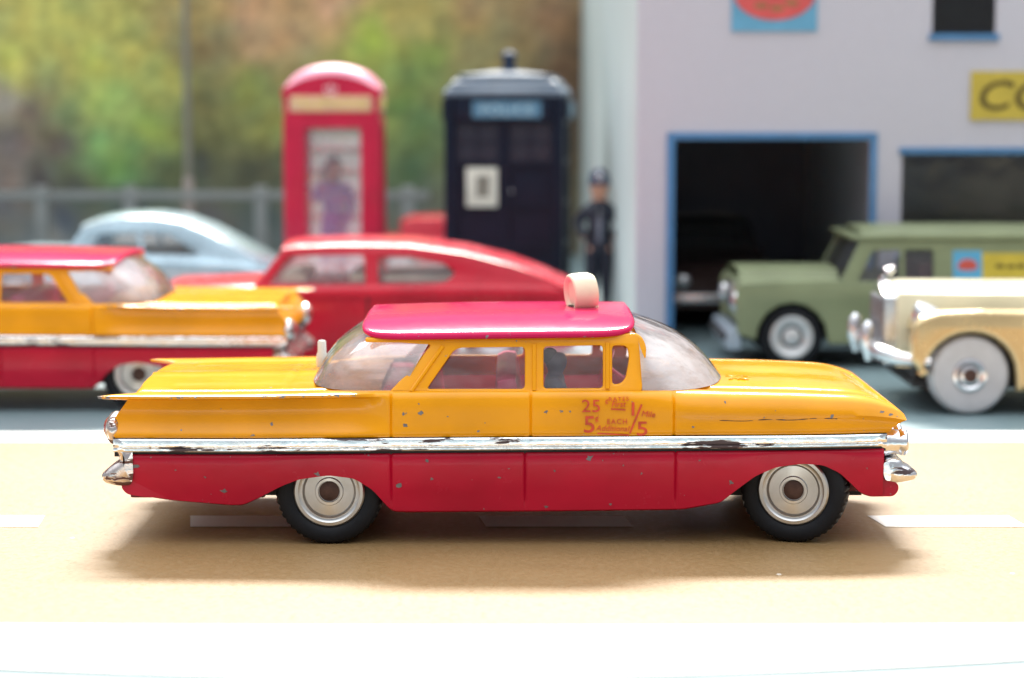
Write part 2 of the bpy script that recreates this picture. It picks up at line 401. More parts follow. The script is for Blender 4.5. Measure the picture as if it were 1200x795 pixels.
def railing():
    Y = 515.0; z = QZ(100, 229, Y); r = thing('railing', 'pale grey post and rail fence in front of the landscape backdrop', 'railing', (0, Y, 0))
    xs = [QX(p, 229, Y) for p in (-110, 48, 152, 305, 478)]
    for zz, hh in ((z, 3.0),):
        b = MB(); b.box(((xs[0] + xs[-1]) / 2, 0, zz), (xs[-1] - xs[0] + 16, 2.2, hh), 0.4); b.build('rail', M['greypaint'], r)
    for x in xs:
        b = MB(); b.box((x, 1.0, (z + 3.5) / 2), (4.6, 3.6, z + 3.5), 0.5); b.build('post', M['greypaint'], r)
railing()
def lamp_post():
    Y = 525.0; x = QX(219, 120, Y); r = thing('lamp_post', 'tall thin pale pole rising behind the railing and silver blue car', 'lamp post', (x, Y, 0))
    b = MB(); b.tube([(0, 0, 0), (0, 0, 30), (0, 0, 31)], [2.2, 2.0, 1.5], 12); b.build('pole_base', plain('pink_grey_paint', (0.36, 0.30, 0.27), 0.5), r)
    b = MB(); b.tube([(0, 0, 30), (0, 0, 70), (0, 0, 132)], [1.5, 1.3, 1.1], 12); b.build('pole', plain('weathered_pole', (0.25, 0.235, 0.19), 0.5), r)
    b = MB(); b.tube([(0, 0, 131), (3, 0, 137), (9, 0, 139), (15, 0, 138)], [1.0, 0.9, 0.9, 1.6], 10); b.build('lamp_arm', M['greypaint'], r)
lamp_post()

# ------------------------------------------------------------------ THE TAXI (and the like car behind it)
HW = 20.5
XR, XF = -52.0, 50.0                         # nominal rear and front of the loft
def hwx(x): return HW - 0.9 * ss(-30, -54, x) ** 1.5 - 1.2 * ss(34, 54, x) ** 1.6
ZT = [Q(118,464,0), Q(200,463.5,0), Q(300,462.5,0), Q(455,459,0.6), Q(560,457.5,1.2), Q(700,457.5,1.2), Q(790,459,1.0), Q(850,459.5,2.0), Q(930,461,2.0), Q(1000,464,2.0), Q(1025,469,1.2), Q(1045,477,.6), Q(1058,485,0.2)]
ZT = [(-60, ZT[0][1])] + ZT + [(60, 14)]
def zs(x): return lerp(QZ(135,515,0), QZ(1040,509,0), (x + 52.5) / 102.0)          # top edge of the chrome strip
def zb(x): return lerp(QZ(135,532,0), QZ(1040,525,0), (x + 52.5) / 102.0)          # its lower edge
GROOVES_U = [QX(458,490,0), QX(622,490,0), QX(790,490,0)]
GROOVES_L = [QX(458,560,0), QX(615,560,0), QX(792,560,0)]
def stations(a, b, step, fine):
    xs = list(np.arange(a, b, step)) + [b]
    for g0 in fine: xs += [g0 + d for d in (-0.5, -0.33, -0.22, -0.12, 0.0, 0.12, 0.22, 0.33, 0.5)]
    xs = sorted(x for x in xs if a <= x <= b); out = [xs[0]]
    for x in xs[1:]:
        if x - out[-1] > 0.05: out.append(x)
    out[-1] = b
    return out
REAR = [(3.9, 'T', -0.25), (2.6, 'T', 0.0), (1.1, 'T', 0.06), (0.05, 'T', 0.02), (-0.45, 'T', -0.16), (-0.4, 'T', -0.5), (0.55, 'T', -0.8), (0.95, 'L', 0.68), (1.05, 'L', 0.5), (0.75, 'L', 0.3), (0.22, 'B', 0.85), (0.0, 'B', 0.55), (-0.02, 'B', 0.3), (0.2, 'B', -0.02)]
MID = [(2.3, 'T', -0.1), (1.9, 'T', 0.0), (1.5, 'T', 0.0), (1.0, 'T', -0.08), (0.6, 'T', -0.3), (0.35, 'T', -0.65), (0.2, 'T', -1.1), (0.12, 'L', 0.66), (0.08, 'L', 0.5), (0.05, 'L', 0.32), (0.0, 'B', 0.95), (-0.04, 'B', 0.6), (-0.02, 'B', 0.3), (0.2, 'B', -0.02)]
FRONT = [(4.6, 'T', -0.45), (4.2, 'T', -0.1), (3.2, 'T', 0.05), (2.2, 'T', -0.05), (1.3, 'T', -0.4), (0.7, 'T', -0.95), (0.3, 'T', -1.7), (0.02, 'L', 0.50), (0.16, 'L', 0.42), (0.12, 'L', 0.3), (0.05, 'B', 0.9), (0.0, 'B', 0.6), (0.05, 'B', 0.3), (0.25, 'B', -0.02)]
# fore-and-aft ends of every row (x of the loft's last station)
END_R = [-49.5, -49.3, -50.0, -52.6, -54.4, -54.2, -50.6, -51.4, -52.2, -52.7, -52.9, -52.7, -52.5, -52.2]
END_F = [50.1, 50.2, 50.4, 50.7, 51.1, 51.7, 52.0, 51.9, 51.3, 50.8, 50.3, 50.0, 49.8, 49.6]
def prof_pt(p, x, zt_):
    o, k, v = p; b = zs(x)
    z = zt_ + v if k == 'T' else (b + v if k == 'B' else lerp(b, zt_, v))
    return hwx(x) - o, z
def upper_side(xs):
    zt = smooth_interp(xs, ZT, 1.3); rows = []; wear = []
    for x, t in zip(xs, zt):
        a = ss(-15.0, -22.0, x); f = ss(18.5, 23.5, x); row = []; wr = []
        for j in range(len(MID)):
            (y1, z1), (y2, z2), (y3, z3) = prof_pt(REAR[j], x, t), prof_pt(MID[j], x, t), prof_pt(FRONT[j], x, t)
            y = y2 + (y1 - y2) * a + (y3 - y2) * f; z = z2 + (z1 - z2) * a + (z3 - z2) * f
            for gx in GROOVES_U:
                if j >= 4 or gx > 15: y -= 0.3 * math.exp(-((x - gx) / 0.17) ** 2)
            xx = x
            if x < -43: xx = -43 + (x + 43) * (END_R[j] + 43) / (XR + 43)
            if x > 40: xx = 40 + (x - 40) * (END_F[j] - 40) / (XF - 40)
            # the belt line moulding seam
            row.append((xx, -y, z))
            w = 0.0
            if a > 0.5 and j in (4, 5): w = 0.75 + 0.4 * ss(-48, -54, xx)
            if f > 0.5 and j in (7, 8): w = 0.35
            if f > .5 and xx > 50.5: w = max(w, 0.6)
            if j in (12, 13): w = max(w, 0.3)
            wr.append(w)
        rows.append(row); wear.append(wr)
    return rows, wear
def surface_tree(b):
    from mathutils.bvhtree import BVHTree
    return BVHTree.FromPolygons([Vector(p) for p in b.v], b.f)
def mir(rows): return [[(x, -y, z) for x, y, z in r] for r in rows]
def impala(root, roofmat, hero):
    # ---- yellow upper body: flanks, deck, bonnet, closed ends
    xs = stations(XR, XF, 0.8, GROOVES_U); rows, wear = upper_side(xs)
    b = MB(); b.grid(rows, w=wear); b.grid(mir(rows), True, w=wear)
    b.grid([rows[-1], [(x, -y, z) for x, y, z in rows[-1]]], True)
    b.grid([rows[0][6:], [(x, -y, z) for x, y, z in rows[0][6:]]])
    for sg in (1, -1): b.fan([(x, sg * y, z) for x, y, z in rows[0][:7]])
    ztd = lambda x: float(smooth_interp([x], ZT, 1.3)[0])
    def top(xa, xb, prof, idx0, lift, groove_ys):
        X = list(np.linspace(xa, xb, 60)); rr = []
        for x in X:
            y0, z0 = prof_pt(prof[0], x, ztd(x)); row = []
            ys = [-1, -.985, -.97, -.94, -.9, -.8, -.65, -.5, -.3, -.1, 0, .1, .3, .5, .65, .8, .9, .94, .97, .985, 1]
            for u in ys:
                a = 1 - abs(u); z = z0 - 0.22 * math.exp(-((a - 0.012) / 0.012) ** 2) + lift(x, u) * ss(0.0, 0.09, a)
                xx = x
                if x < -43: xx = -43 + (x + 43) * (lerp(-50.4, END_R[0], abs(u) ** 3) + 43) / (XR + 43)
                if x > 40: xx = 40 + (x - 40) * (lerp(50.6, END_F[0], abs(u) ** 3) - 40) / (XF - 40)
                row.append((xx, y0 * u, z))
            rr.append(row)
        return rr
    hl = lambda x, u: 0.62 + 0.35 * (1 - u * u) * (1 - ss(40, 50, x)) + 0.22 * math.exp(-((abs(u) - 0.55) / 0.07) ** 2) * ss(24, 30, x) - 0.5 * ss(46.5, 50, x) - 0.25 * math.exp(-(u / 0.12) ** 2) * ss(28, 34, x)
    b.grid(top(18.0, XF, FRONT, 0, hl, None))
    dl = lambda x, u: 0.24 + 0.25 * (1 - u * u) - 0.3 * math.exp(-((abs(u) - 0.80) / 0.015) ** 2) * ss(-47, -46, x) - 0.2 * math.exp(-((x + 30.5) / 0.25) ** 2) * (1 if abs(u) < .8 else 0) + 0.25 * math.exp(-(u / 0.05) ** 2)
    deck = top(XR, -17.5, REAR, 0, dl, None); b.grid(deck)
    p6 = rows[0][6]; b.grid([deck[0], [(p6[0], p6[1] * (q_[1] / deck[0][0][1]), p6[2]) for q_ in deck[0]]])
    body = b.build('upper_body', M['yellow'], root, 42, wear=True); BV = [surface_tree(b)]
    # rear panel between the fins
    # ---- chrome side strips with dark seam behind
    for sg in (1, -1):
        b = MB(); k = MB(); xs2 = np.linspace(QX(131,520,0), QX(1041,515,0), 240); rr = []; kr = []
        for x in xs2:
            y = hwx(x); a, c = zs(x) - 0.1, zb(x) + 0.1; e = 0.28 * min(1, (x - xs2[0]) / 1.5, (xs2[-1] - x) / 1.5)
            pf = [(-0.1, 0), (0.16, 0.0), (0.34, 0.10), (0.38, 0.42), (0.34, 0.60), (0.14, 0.66), (0.14, 0.70), (0.30, 0.76), (0.30, 0.9), (0.16, 1.0), (-0.1, 1.0)]
            rr.append([(x, -sg * (y + d * e / 0.28), lerp(a, c, t)) for d, t in pf])
            kr.append([(x, -sg * (y - 0.75 + d), lerp(zs(x) + 0.55, zb(x) - 0.65, t)) for d, t in ((-1, 0), (0, 0), (0, 1), (-1, 1))])
        b.grid(rr); b.build('chrome_strip', M['chrome_strip'], root, 30)
        k.grid(kr); k.build('trim_seam', M['black'], root, 0)
    # ---- crimson lower body with wheel arches
    BOT = [Q(140,574,0.5), Q(150,582,.5), Q(200,589,.5), Q(268,594,.5), Q(284,594,.5), Q(300,587,.5), Q(330,571,.5), Q(350,563,.5), Q(385,558,.5), Q(415,562,.5), Q(437,576,.5), Q(450,592,.5), Q(459,601,.5), Q(475,602,.5),
           Q(640,601,.5), Q(800,599,.5), Q(845,591,.5), Q(862,577,.5), Q(885,559,.5), Q(910,548,.5), Q(940,544,.5), Q(965,546,.5), Q(985,556,.5), Q(1000,571,.5), Q(1010,581,.5), Q(1022,585,.5), Q(1056,584,.5)]
    lx0, lx1 = QX(147,560,0.3), QX(1037,560,0.3)
    xs = stations(lx0, lx1, 0.45, GROOVES_L); zbot = smooth_interp(xs, BOT, 0.5); rows = []; wear = []
    zl = QZ(600, 590, 0)
    for x, z0 in zip(xs, zbot):
        zt_ = zb(x) - 0.35; y = hwx(x) - 0.35; row = []; wr = []
        for t, d, w in ((0, 1.2, 0), (0.0, 0.25, .2), (0.035, 0.06, 0.35), (0.10, -0.04, 0.25), (0.2, -0.02, 0), (0.35, 0.05, 0), (0.5, 0.15, 0), (0.65, 0.3, 0), (0.8, 0.5, 0), (0.9, 0.66, 0), (0.97, 0.8, 0.4), (1.0, 0.95, 0.75), (1.0, 1.3, 0.6), (0.97, 2.0, 0)):
            z = lerp(zt_, z0, t); yy = y - d
            full = (zt_ - z) / (zt_ - 4.4)
            yy = y - (d if d > 0.9 else (-0.04 + 0.75 * max(0, full) ** 1.8 if t > 0.05 else d))
            for gx in GROOVES_L: yy -= 0.28 * math.exp(-((x - gx) / 0.17) ** 2) * (1 if z > zl else 0.15)
            if GROOVES_L[0] < x < GROOVES_L[2]: yy -= 0.22 * math.exp(-((z - zl) / 0.2) ** 2)
            row.append((x, -yy, z)); wr.append(w * (0.75 if hero else 0.4))
        rows.append(row); wear.append(wr)
    b = MB(); b.grid(rows, w=wear); b.grid(mir(rows), True, w=wear)
    # front and rear aprons that join the two flanks
    pr = [Q(150,536,.3), Q(144,560,.3), Q(140,573,.3), Q(147,581,.3), Q(165,584,.3), Q(200,586,.3), Q(200,540,.3)]
    b.extrude(round_poly(pr, 0.5), 'y', -19.2, 19.2)
    pf_ = [Q(1030,528,.3), Q(1037,530,.3), Q(1037,565,.3), Q(1055,569,.3), Q(1056,577,.3), Q(1050,584.5,.3), Q(1020,585,.3), Q(1008,578,.3), Q(1008,560,.3)]
    b.extrude(round_poly(pf_, 0.6), 'y', -18.6, 18.6)
    b.build('lower_body', M['crimson'], root, 40, wear=True); BV.append(surface_tree(b))
    # base plate and dark wheel wells
    b = MB(); b.box((-3.5, 0, 5.6), (56, 33, 1.0), 0.3); b.box((-42, 0, 6.4), (18, 33, 1.0), 0.3); b.box((46, 0, 7), (7, 30, 1.0), 0.3); b.build('base_plate', M['tin'], root)
    for xc in (QX(385,579,1), QX(936,581,1)):
        b = MB()
        for sg in (1, -1): b.box((xc, sg * 12.0, 9.5), (19, 0.8, 8.0))
        b.box((xc, 0, 13.0), (20, 38, 0.6))
        b.build('wheel_well', M['black'], root, 0)
    # ---- interior: floor tub, bench seats, dashboard, steering wheel
    b = MB(); b.box((0, 0, 9.0), (42, 35, 0.8)); b.box((0, -17.2, 13.6), (42, 0.7, 9)); b.box((0, 17.2, 13.6), (42, 0.7, 9)); b.box((22.5, 0, 15), (2.0, 35, 9.6), 0.8); b.box((-18.5, 0, 15.6), (9.0, 34, 9.2), 1.2)
    b.build('interior_tub', M['interior'], root)
    for xc in (-9.0, 2.5):
        b = MB(); b.box((xc - 2.6, 0, 16.8), (3.2, 32, 10.6), 1.3, Matrix.Rotation(R(-8), 4, 'Y')); b.box((xc + 2.2, 0, 12.6), (8, 32, 3.2), 1.2); b.build('bench_seat', M['interior'], root)
    b = MB(); b.lathe([(2.35, -0.2), (2.75, 0), (2.35, 0.2), (2.15, 0), (2.35, -0.2)], (0, 0, 0), 'x', 24); b.box((0, 0, 0), (0.3, 4.6, 0.4)); b.tube([(0, 0, 0), (5.5, 0, -1.0)], 0.3, 8)
    rt = Matrix.Translation((13.6, 8.0, 20.6)) @ Matrix.Rotation(R(25), 4, 'Y'); b.v = [tuple(rt @ Vector(p)) for p in b.v]; b.build('steering_wheel', M['interior'], root)
    # ---- greenhouse: side frames with window openings
    def YY(py): return lerp(1.25, 3.35, (457.0 - py) / 57.0)
    def U(px, py): return Q(px, py, YY(py))
    def ylocal(z): return lerp(-(HW - 1.25), -(HW - 3.35), (z - U(600, 457)[1]) / (U(600, 400)[1] - U(600, 457)[1]))
    outer = [U(456,460), U(486,428), U(505,404.5), U(470,402), U(428,401.5), U(428,396), U(746,391), U(753,396), (*U(757.5,406), .8), U(757,420), U(754,440), U(752,460)]
    rw = round_poly([(*U(500,456.5), .5), (*U(534,408), 1.0), (*U(615,407), .6), (*U(615,456.5), .6)], 0.5)
    fw = round_poly([(*U(637,456), .5), (*U(637,406.5), .6), (*U(706.5,405), .6), (*U(706.5,455.5), .5)], 0.5)
    vw = round_poly([(*U(717.5,451), .7), (*U(717.5,405.5), .5), (*U(735,405.5), .8), (*U(737.5,420), 1.0), (*U(733,444), 1.0), (*U(727,450.5), .8)], 0.6)
    fv, ff = plate(round_poly(outer, 0.35, 4), [rw, fw, vw], 1.0, 0.22, 2)
    for sg in (1, -1):
        b = MB(); b.add([(x, sg * (ylocal(z) + 0.5 + w), z) for x, z, w in fv], ff, [0.28 if z > U(600,404)[1] else 0.0 for x, z, w in fv])
        # thin raised seams: B pillar and quarter-light pillar beading
        for (p1, p2) in ((U(626, 404), U(626, 458)), (U(712, 402), U(712, 456)), (U(519, 406), U(482, 459))):
            b.tube([(p1[0], sg * (ylocal(p1[1]) - 0.02), p1[1]), (p2[0], sg * (ylocal(p2[1]) - 0.02), p2[1])], 0.30, 8)
        fr = b.build('window_frame', M['yellow'], root, 40, wear=True)
        for nm, lp in (('rear_door_pane', rw), ('front_door_pane', fw), ('quarter_light', vw)):
            cxm = sum(p[0] for p in lp) / len(lp); czm = sum(p[1] for p in lp) / len(lp)
            lp2 = [(cxm + (p[0] - cxm) * 1.04, czm + (p[1] - czm) * 1.04) for p in lp]
            b = MB(); b.fan([(x, sg * (ylocal(z) + 0.62), z) for x, z in lp2]); b.build(nm, M['glass'], fr, 30)
    # ---- roof: thin crowned slab with a lip all round
    zr = U(600, 397)[1]; ax0, ax1 = QX(421,392,2.5), QX(746.5,390,2.5); hwy = 17.75; pts = []
    N = 72; rings = []; wr = []
    def outline(k, s=1.0, r=3.2):
        t = 2 * math.pi * k / N; c, s_ = math.cos(t), math.sin(t); e = 0.2
        x = math.copysign(abs(c) ** e, c); y = math.copysign(abs(s_) ** e, s_)
        return ((ax0 + ax1) / 2 + x * (ax1 - ax0) / 2 * s, y * hwy * s)
    def zroof(x, y):
        u = y / hwy; v = (x - (ax0 + ax1) / 2) / ((ax1 - ax0) / 2)
        return zr + 0.55 + 1.9 * (1 - abs(u) ** 3.4) * (1 - 0.18 * v * v) + 0.012 * (x - ax0)
    for s_, dz in ((0.90, -1.0), (0.985, -0.85), (1.0, -0.6), (1.003, -0.3), (0.992, -0.06), (0.975, 0.0), (0.93, 0), (0.86, 0), (0.76, 0), (0.64, 0), (0.5, 0), (0.34, 0), (0.18, 0), (0.05, 0)):
        ring = []
        for k in range(N):
            x, y = outline(k, s_); ring.append((x, y, zroof(x, y) + dz))
        rings.append(ring); wr.append([0.5 if 0.98 < s_ else 0.0] * N)
    b = MB(); b.grid(rings, closed=True, w=wr); b.fan(rings[-1]); b.fan(rings[0])
    roof = b.build('roof', roofmat, root, 60, wear=True)
    # ---- wrap-round clear screens
    def screen(top, bot, bulge, name, n=40):
        def path(P, t):
            d = [0]
            for a, c in zip(P[:-1], P[1:]): d.append(d[-1] + (Vector(c) - Vector(a)).length)
            return [np.interp(t * d[-1], d, [p[i] for p in P]) for i in range(len(P[0]))]
        rr = []
        for i in range(11):
            v = i / 10; row = []
            for k in range(n + 1):
                t = k / n; a, c = path(top, t), path(bot, t)
                p = [lerp(a[i2], c[i2], v) for i2 in range(3)]
                nx = (1 if bulge > 0 else -1)
                out = Vector((nx * math.sin(math.pi * t), -math.cos(math.pi * t) * 0.5, 0.75 * math.sin(math.pi * t)))
                p = Vector(p) + out * abs(bulge) * math.sin(math.pi * v) * 1.0
                row.append(tuple(p))
            rr.append(row)
        for _ in range(3):                                           # soften the corners of the path
            rr = [[row[0]] + [tuple((Vector(row[k - 1]) + Vector(row[k]) * 2 + Vector(row[k + 1])) / 4) for k in range(1, n)] + [row[n]] for row in rr]
        b = MB(); b.grid(rr); return b.build(name, M['screen' if bulge > 0 else 'rear_screen'], root, 60)
    ztop = zr - 0.15; zbt = U(600, 458)[1]
    f3 = lambda P: P + [(x, -y, z) for x, y, z in P[::-1]]
    xc0 = QX(372, 450, 20); xw = QX(841, 449, 20)
    screen(f3([(U(505,405)[0], -16.9, ztop), (ax0 + 2.2, -16.6, ztop), (ax0 + 1.0, -14, ztop + .4), (ax0 + 0.8, -7, ztop + 1.3), (ax0 + 0.8, 0, ztop + 1.6)]),
           f3([(U(470,457)[0], -18.9, zbt - 0.1), (U(430,457)[0], -18.6, zbt - .15), (U(400,457)[0] - 0.3, -17.6, zbt - 0.2), (xc0 + 1.2, -14.5, zbt - .1), (xc0 + 0.2, -9, zbt + 0.15), (xc0, 0, zbt + 0.25)]), -0.9, 'rear_window')
    screen(f3([(U(748,398)[0], -17.0, ztop + 0.3), (ax1 + 0.1, -16.0, ztop + .6), (ax1 - 0.1, -12, ztop + 1.2), (ax1 - 0.1, -6, ztop + 1.7), (ax1 - .1, 0, ztop + 1.9)]),
           f3([(U(753,457)[0], -18.9, zbt), (U(790,457)[0], -18.6, zbt - .1), (U(815,457)[0], -17.4, zbt - 0.1), (xw - 1.6, -14, zbt + 0.1), (xw - 0.2, -8, zbt + 0.3), (xw, 0, zbt + 0.4)]), 1.3, 'windscreen')
    # ---- wheels
    def wheel(xc, zc, sg, steer):
        w = MB(); n = 44; ro = 7.16; prof = []
        rt = Matrix.Translation((xc, -sg * (15.5 if steer else 16.4), zc)) @ Matrix.Rotation(steer, 4, 'Z')
        rowsW = []
        P = [(4.55, -2.15), (4.9, -2.5), (5.6, -2.75), (6.3, -2.7), (6.75, -2.45), (7.0, -2.1), (ro, -1.5), (ro, -0.6), (ro, 0.6), (ro, 1.5), (7.0, 2.1), (6.3, 2.6), (5.0, 2.6), (4.2, 2.2)]
        nt = 132
        for i, (r, a) in enumerate(P):
            row = []
            for k in range(nt):
                t = 2 * math.pi * k / nt; rr = r
                if 5 <= i <= 10 and (k + (1 if a > 0 else 0)) % 3 == 0: rr = r - 0.22
                row.append((rr * math.cos(t), sg * a, rr * math.sin(t)))
            rowsW.append(row)
        w.grid(rowsW, closed=True); w.v = [tuple(rt @ Vector(p)) for p in w.v]
        root_w = w.build('wheel', M['tyre'], root, 28)
        h = MB(); h.lathe([(4.75, -2.0), (4.72, -2.45), (4.5, -2.62), (4.1, -2.62), (3.95, -2.5), (3.75, -2.42), (3.55, -2.42), (3.45, -2.3), (2.9, -1.5), (2.3, -0.95), (1.95, -0.85), (1.9, -2.1), (1.8, -2.32), (1.45, -2.32), (1.38, -2.2), (1.36, -1.4)], (0, 0, 0), 'y', 64, sg)
        h.v = [tuple(rt @ Vector(p)) for p in h.v]; h.build('hub', M['alu'], root_w, 25)
        a = MB(); a.lathe([(1.36, -1.3), (1.34, -2.0), (1.1, -2.12), (0.5, -2.16), (0.05, -2.17)], (0, 0, 0), 'y', 32, sg); a.v = [tuple(rt @ Vector(p)) for p in a.v]; a.build('axle_end', M['axle'], root_w, 30)
    for px, py, st in ((385.5, 580.5, 0.0), (936, 581.5, R(14))):
        x, z = Q(px, py, 1.5)
        for sg in (1, -1): wheel(x, 7.16, sg, -st if sg > 0 else -st)
    for px in (385.5, 936): b = MB(); b.tube([(QX(px,580,1.5), -16, 7.16), (QX(px,580,1.5), 16, 7.16)], 0.8, 12); b.build('axle', M['axle'], root)
    # ---- rear: lamp clusters, bumper
    for sg in (1, -1):
        b = MB(); c = Q(131, 506, 0.8); b.ellipsoid((c[0], -sg * 16.4, c[1]), (1.35, 3.4, 2.25), 24, 14); t = b.build('tail_lamp_surround', M['chrome_rust'], root, 50)
        b = MB(); b.ellipsoid((c[0] - 0.75, -sg * 16.0, c[1] + 0.05), (0.95, 2.5, 1.5), 20, 12); b.build('tail_lamp_lens', paint('red_lens', (0.35, 0.02, 0.015), 0.15, 0.6), t, 60)
    sec = [Q(154,522,.5), Q(137,522,.5), Q(131,527,.5), Q(136,533,.5), Q(138,541,.5), Q(128,548,.5), Q(117,557,.5), Q(115,562,.5), Q(120,568,.5), Q(136,572,.5), Q(152,571,.5), Q(155,560,.5)]
    def bumper(sec, ys, name, mat, xin):
        rr = []
        for y, k in ys:
            rr.append([(lerp(xin, x, k), y, lerp(sum(q[1] for q in sec) / len(sec), z, 0.55 + 0.45 * k)) for x, z in round_poly(sec, 0.5, 4)])
        b = MB(); b.grid(rr, closed=True); b.fan(rr[0]); b.fan(rr[-1]); return b.build(name, mat, root, 45)
    ysb = [(-19.7, 0.55), (-19.5, 0.8), (-19.0, 0.95), (-18, 1.0), (-14, 1.0), (-13, 0.82), (-7, 0.8), (0, 0.8), (7, 0.8), (13, 0.82), (14, 1.0), (18, 1.0), (19.0, 0.95), (19.5, 0.8), (19.7, 0.55)]
    bumper(sec, ysb, 'rear_bumper', M['chrome_rust'], QX(156, 550, .5))
    # ---- front: headlamps, grille with bars, bumper
    gx = QX(1044, 515, 1)
    b = MB(); b.box((gx - 1.2, 0, 14.6), (2.4, 35, 4.6), 0.3); gr = b.build('grille', M['chrome'], root)
    for k in range(5): b = MB(); b.box((gx + 0.15, 0, 13.0 + 0.8 * k), (0.5, 20, 0.3), 0.1); b.build('grille_bar', M['chrome'], gr)
    hz = QZ(1055, 521, 1.5)
    for sg in (1, -1):
        for yy in (16.9, 12.6):
            b = MB(); b.lathe([(1.95, -2.4), (2.0, -0.2), (1.9, 0.1), (1.62, 1.6), (1.78, 2.0), (1.8, 2.5), (1.6, 2.75), (1.3, 2.7), (0.9, 2.85), (0.05, 2.95)], (gx - 0.2, -sg * yy, hz), 'x', 32); b.build('headlamp', M['chrome'], root, 30)
    secf = [Q(1038,540,.5), Q(1052,538,.5), Q(1060,541,.5), Q(1064,548,.5), Q(1076,554,.5), Q(1081,560,.5), Q(1076,566,.5), Q(1060,569,.5), Q(1044,568,.5), Q(1038,560,.5)]
    ysf = [(-19.2, 0.45), (-19.0, 0.75), (-18.4, 0.93), (-17.2, 1.0), (-13.6, 1.0), (-12.6, 0.8), (-7, 0.85), (0, 0.88), (7, 0.85), (12.6, 0.8), (13.6, 1.0), (17.2, 1.0), (18.4, 0.93), (19.0, 0.75), (19.2, 0.45)]
    bumper(secf, ysf, 'front_bumper', M['chrome'], QX(1036, 555, .5))
    # embossed vents at the foot of the windscreen
    for i in range(4):
        b = MB(); xv = QX(852 + 7 * i, 440, 14); b.tube([(xv + .5 * math.sin(t * 2.2 + i), -9.5 + t, ztd(29) + 0.42 + .05 * math.sin(3 * t)) for t in np.linspace(0, 4.2, 12)], 0.17, 6); b.build('vent_ridge', M['yellow'], root, 60)
    if not hero: return
    add_chips(root, BV)
    # ---- roof lamp: short hollow barrel on a foot, slightly turned
    b = MB(); b.lathe([(1.75, -1.6), (2.1, -2.0), (2.5, -2.1), (2.72, -1.9), (2.8, -1.2), (2.8, 0.2), (2.72, 1.2), (2.4, 1.9), (1.7, 2.15), (0.05, 2.2)], (0, 0, 0), 'x', 40); b.lathe([(1.75, -1.6), (1.5, -1.2), (0.05, -1.1)], (0, 0, 0), 'x', 40)
    b.box((0.3, 0, -2.2), (3.7, 3.4, 1.3), 0.5)
    x, _ = Q(682, 345, 20.5); z = QZ(682, 343, 20.5)
    rt = Matrix.Translation((x, 0, z)) @ Matrix.Rotation(R(17), 4, 'Z') @ Matrix.Rotation(R(-5), 4, 'Y'); b.v = [tuple(rt @ Vector((p[0] * 0.88, p[1], p[2]))) for p in b.v]
    b.build('roof_lamp', M['cream'], root, 40)
    b = MB(); b.lathe([(2.0, 0), (1.9, .25), (0.05, .3)], (x, 0, zroof(x, 0) - 0.1), 'z', 24); b.build('lamp_foot', M['axle'], root)
    # ---- aerial stub on the boot
    b = MB(); c = Q(377.5, 435, 27); b.lathe([(1.0, -0.4), (1.05, 0.2), (0.75, 0.5), (0.85, 1.2), (0.8, 2.3), (0.62, 2.7), (0.6, 4.2), (0.45, 4.4), (0.05, 4.42)], (c[0], 6.5, 20.1), 'z', 20); b.build('aerial_stub', M['greywhite'], root, 40)
    # ---- fare lettering on the front door
    b = MB()
    def put(txt, px, py, hpx, rot=0, **kw):
        """baseline-left at photo point, cap height in photo pixels"""
        v, f = textmesh(txt, hpx / 8.85 / 0.72, **kw); ca, sa = math.cos(rot), math.sin(rot); o = Q(px, py, 0)
        b.add([(o[0] + a * ca - c * sa, -(hwx(15) + 0.06) - w + 0.02, o[1] + a * sa + c * ca) for a, c, w in v], f)
    put('25', 681, 483, 15, sx=1.12); put('¢', 709, 473, 7); put('RATES', 713, 470.5, 5, 0.03, sx=1.1, space=1.15); put('First', 716, 477, 7, shear=0.25, sx=.95)
    put('1', 735, 487, 16, sx=1.2, bold=0.03); put('Mile', 751, 488, 7, -0.08, shear=.2); put('5', 683, 507, 20, sx=1.1, bold=.02); put('¢', 697, 494, 8)
    put('EACH', 711, 497, 6, space=1.2); put('Additional', 698, 505, 7, -0.02, shear=.3, sx=.95); put('5', 745, 510.5, 17, sx=1.3, bold=.02)
    for a, c, w in (((752, 474), (738, 508), 0.13), ((716, 479.5), (733, 480.5), .1), ((700, 508), (737, 510), .1)):
        p, q = Vector(Q(*a, 0)), Vector(Q(*c, 0)); d = (q - p).normalized() * w; nn = Vector((-d.y, d.x)); yl = -(hwx(15) + .07)
        b.add([(s.x, yl, s.y) for s in (p + nn, p - nn, q - nn, q + nn)], [(0, 1, 2, 3)])
    b.build('fare_lettering', M['decal_red'], root, 0)

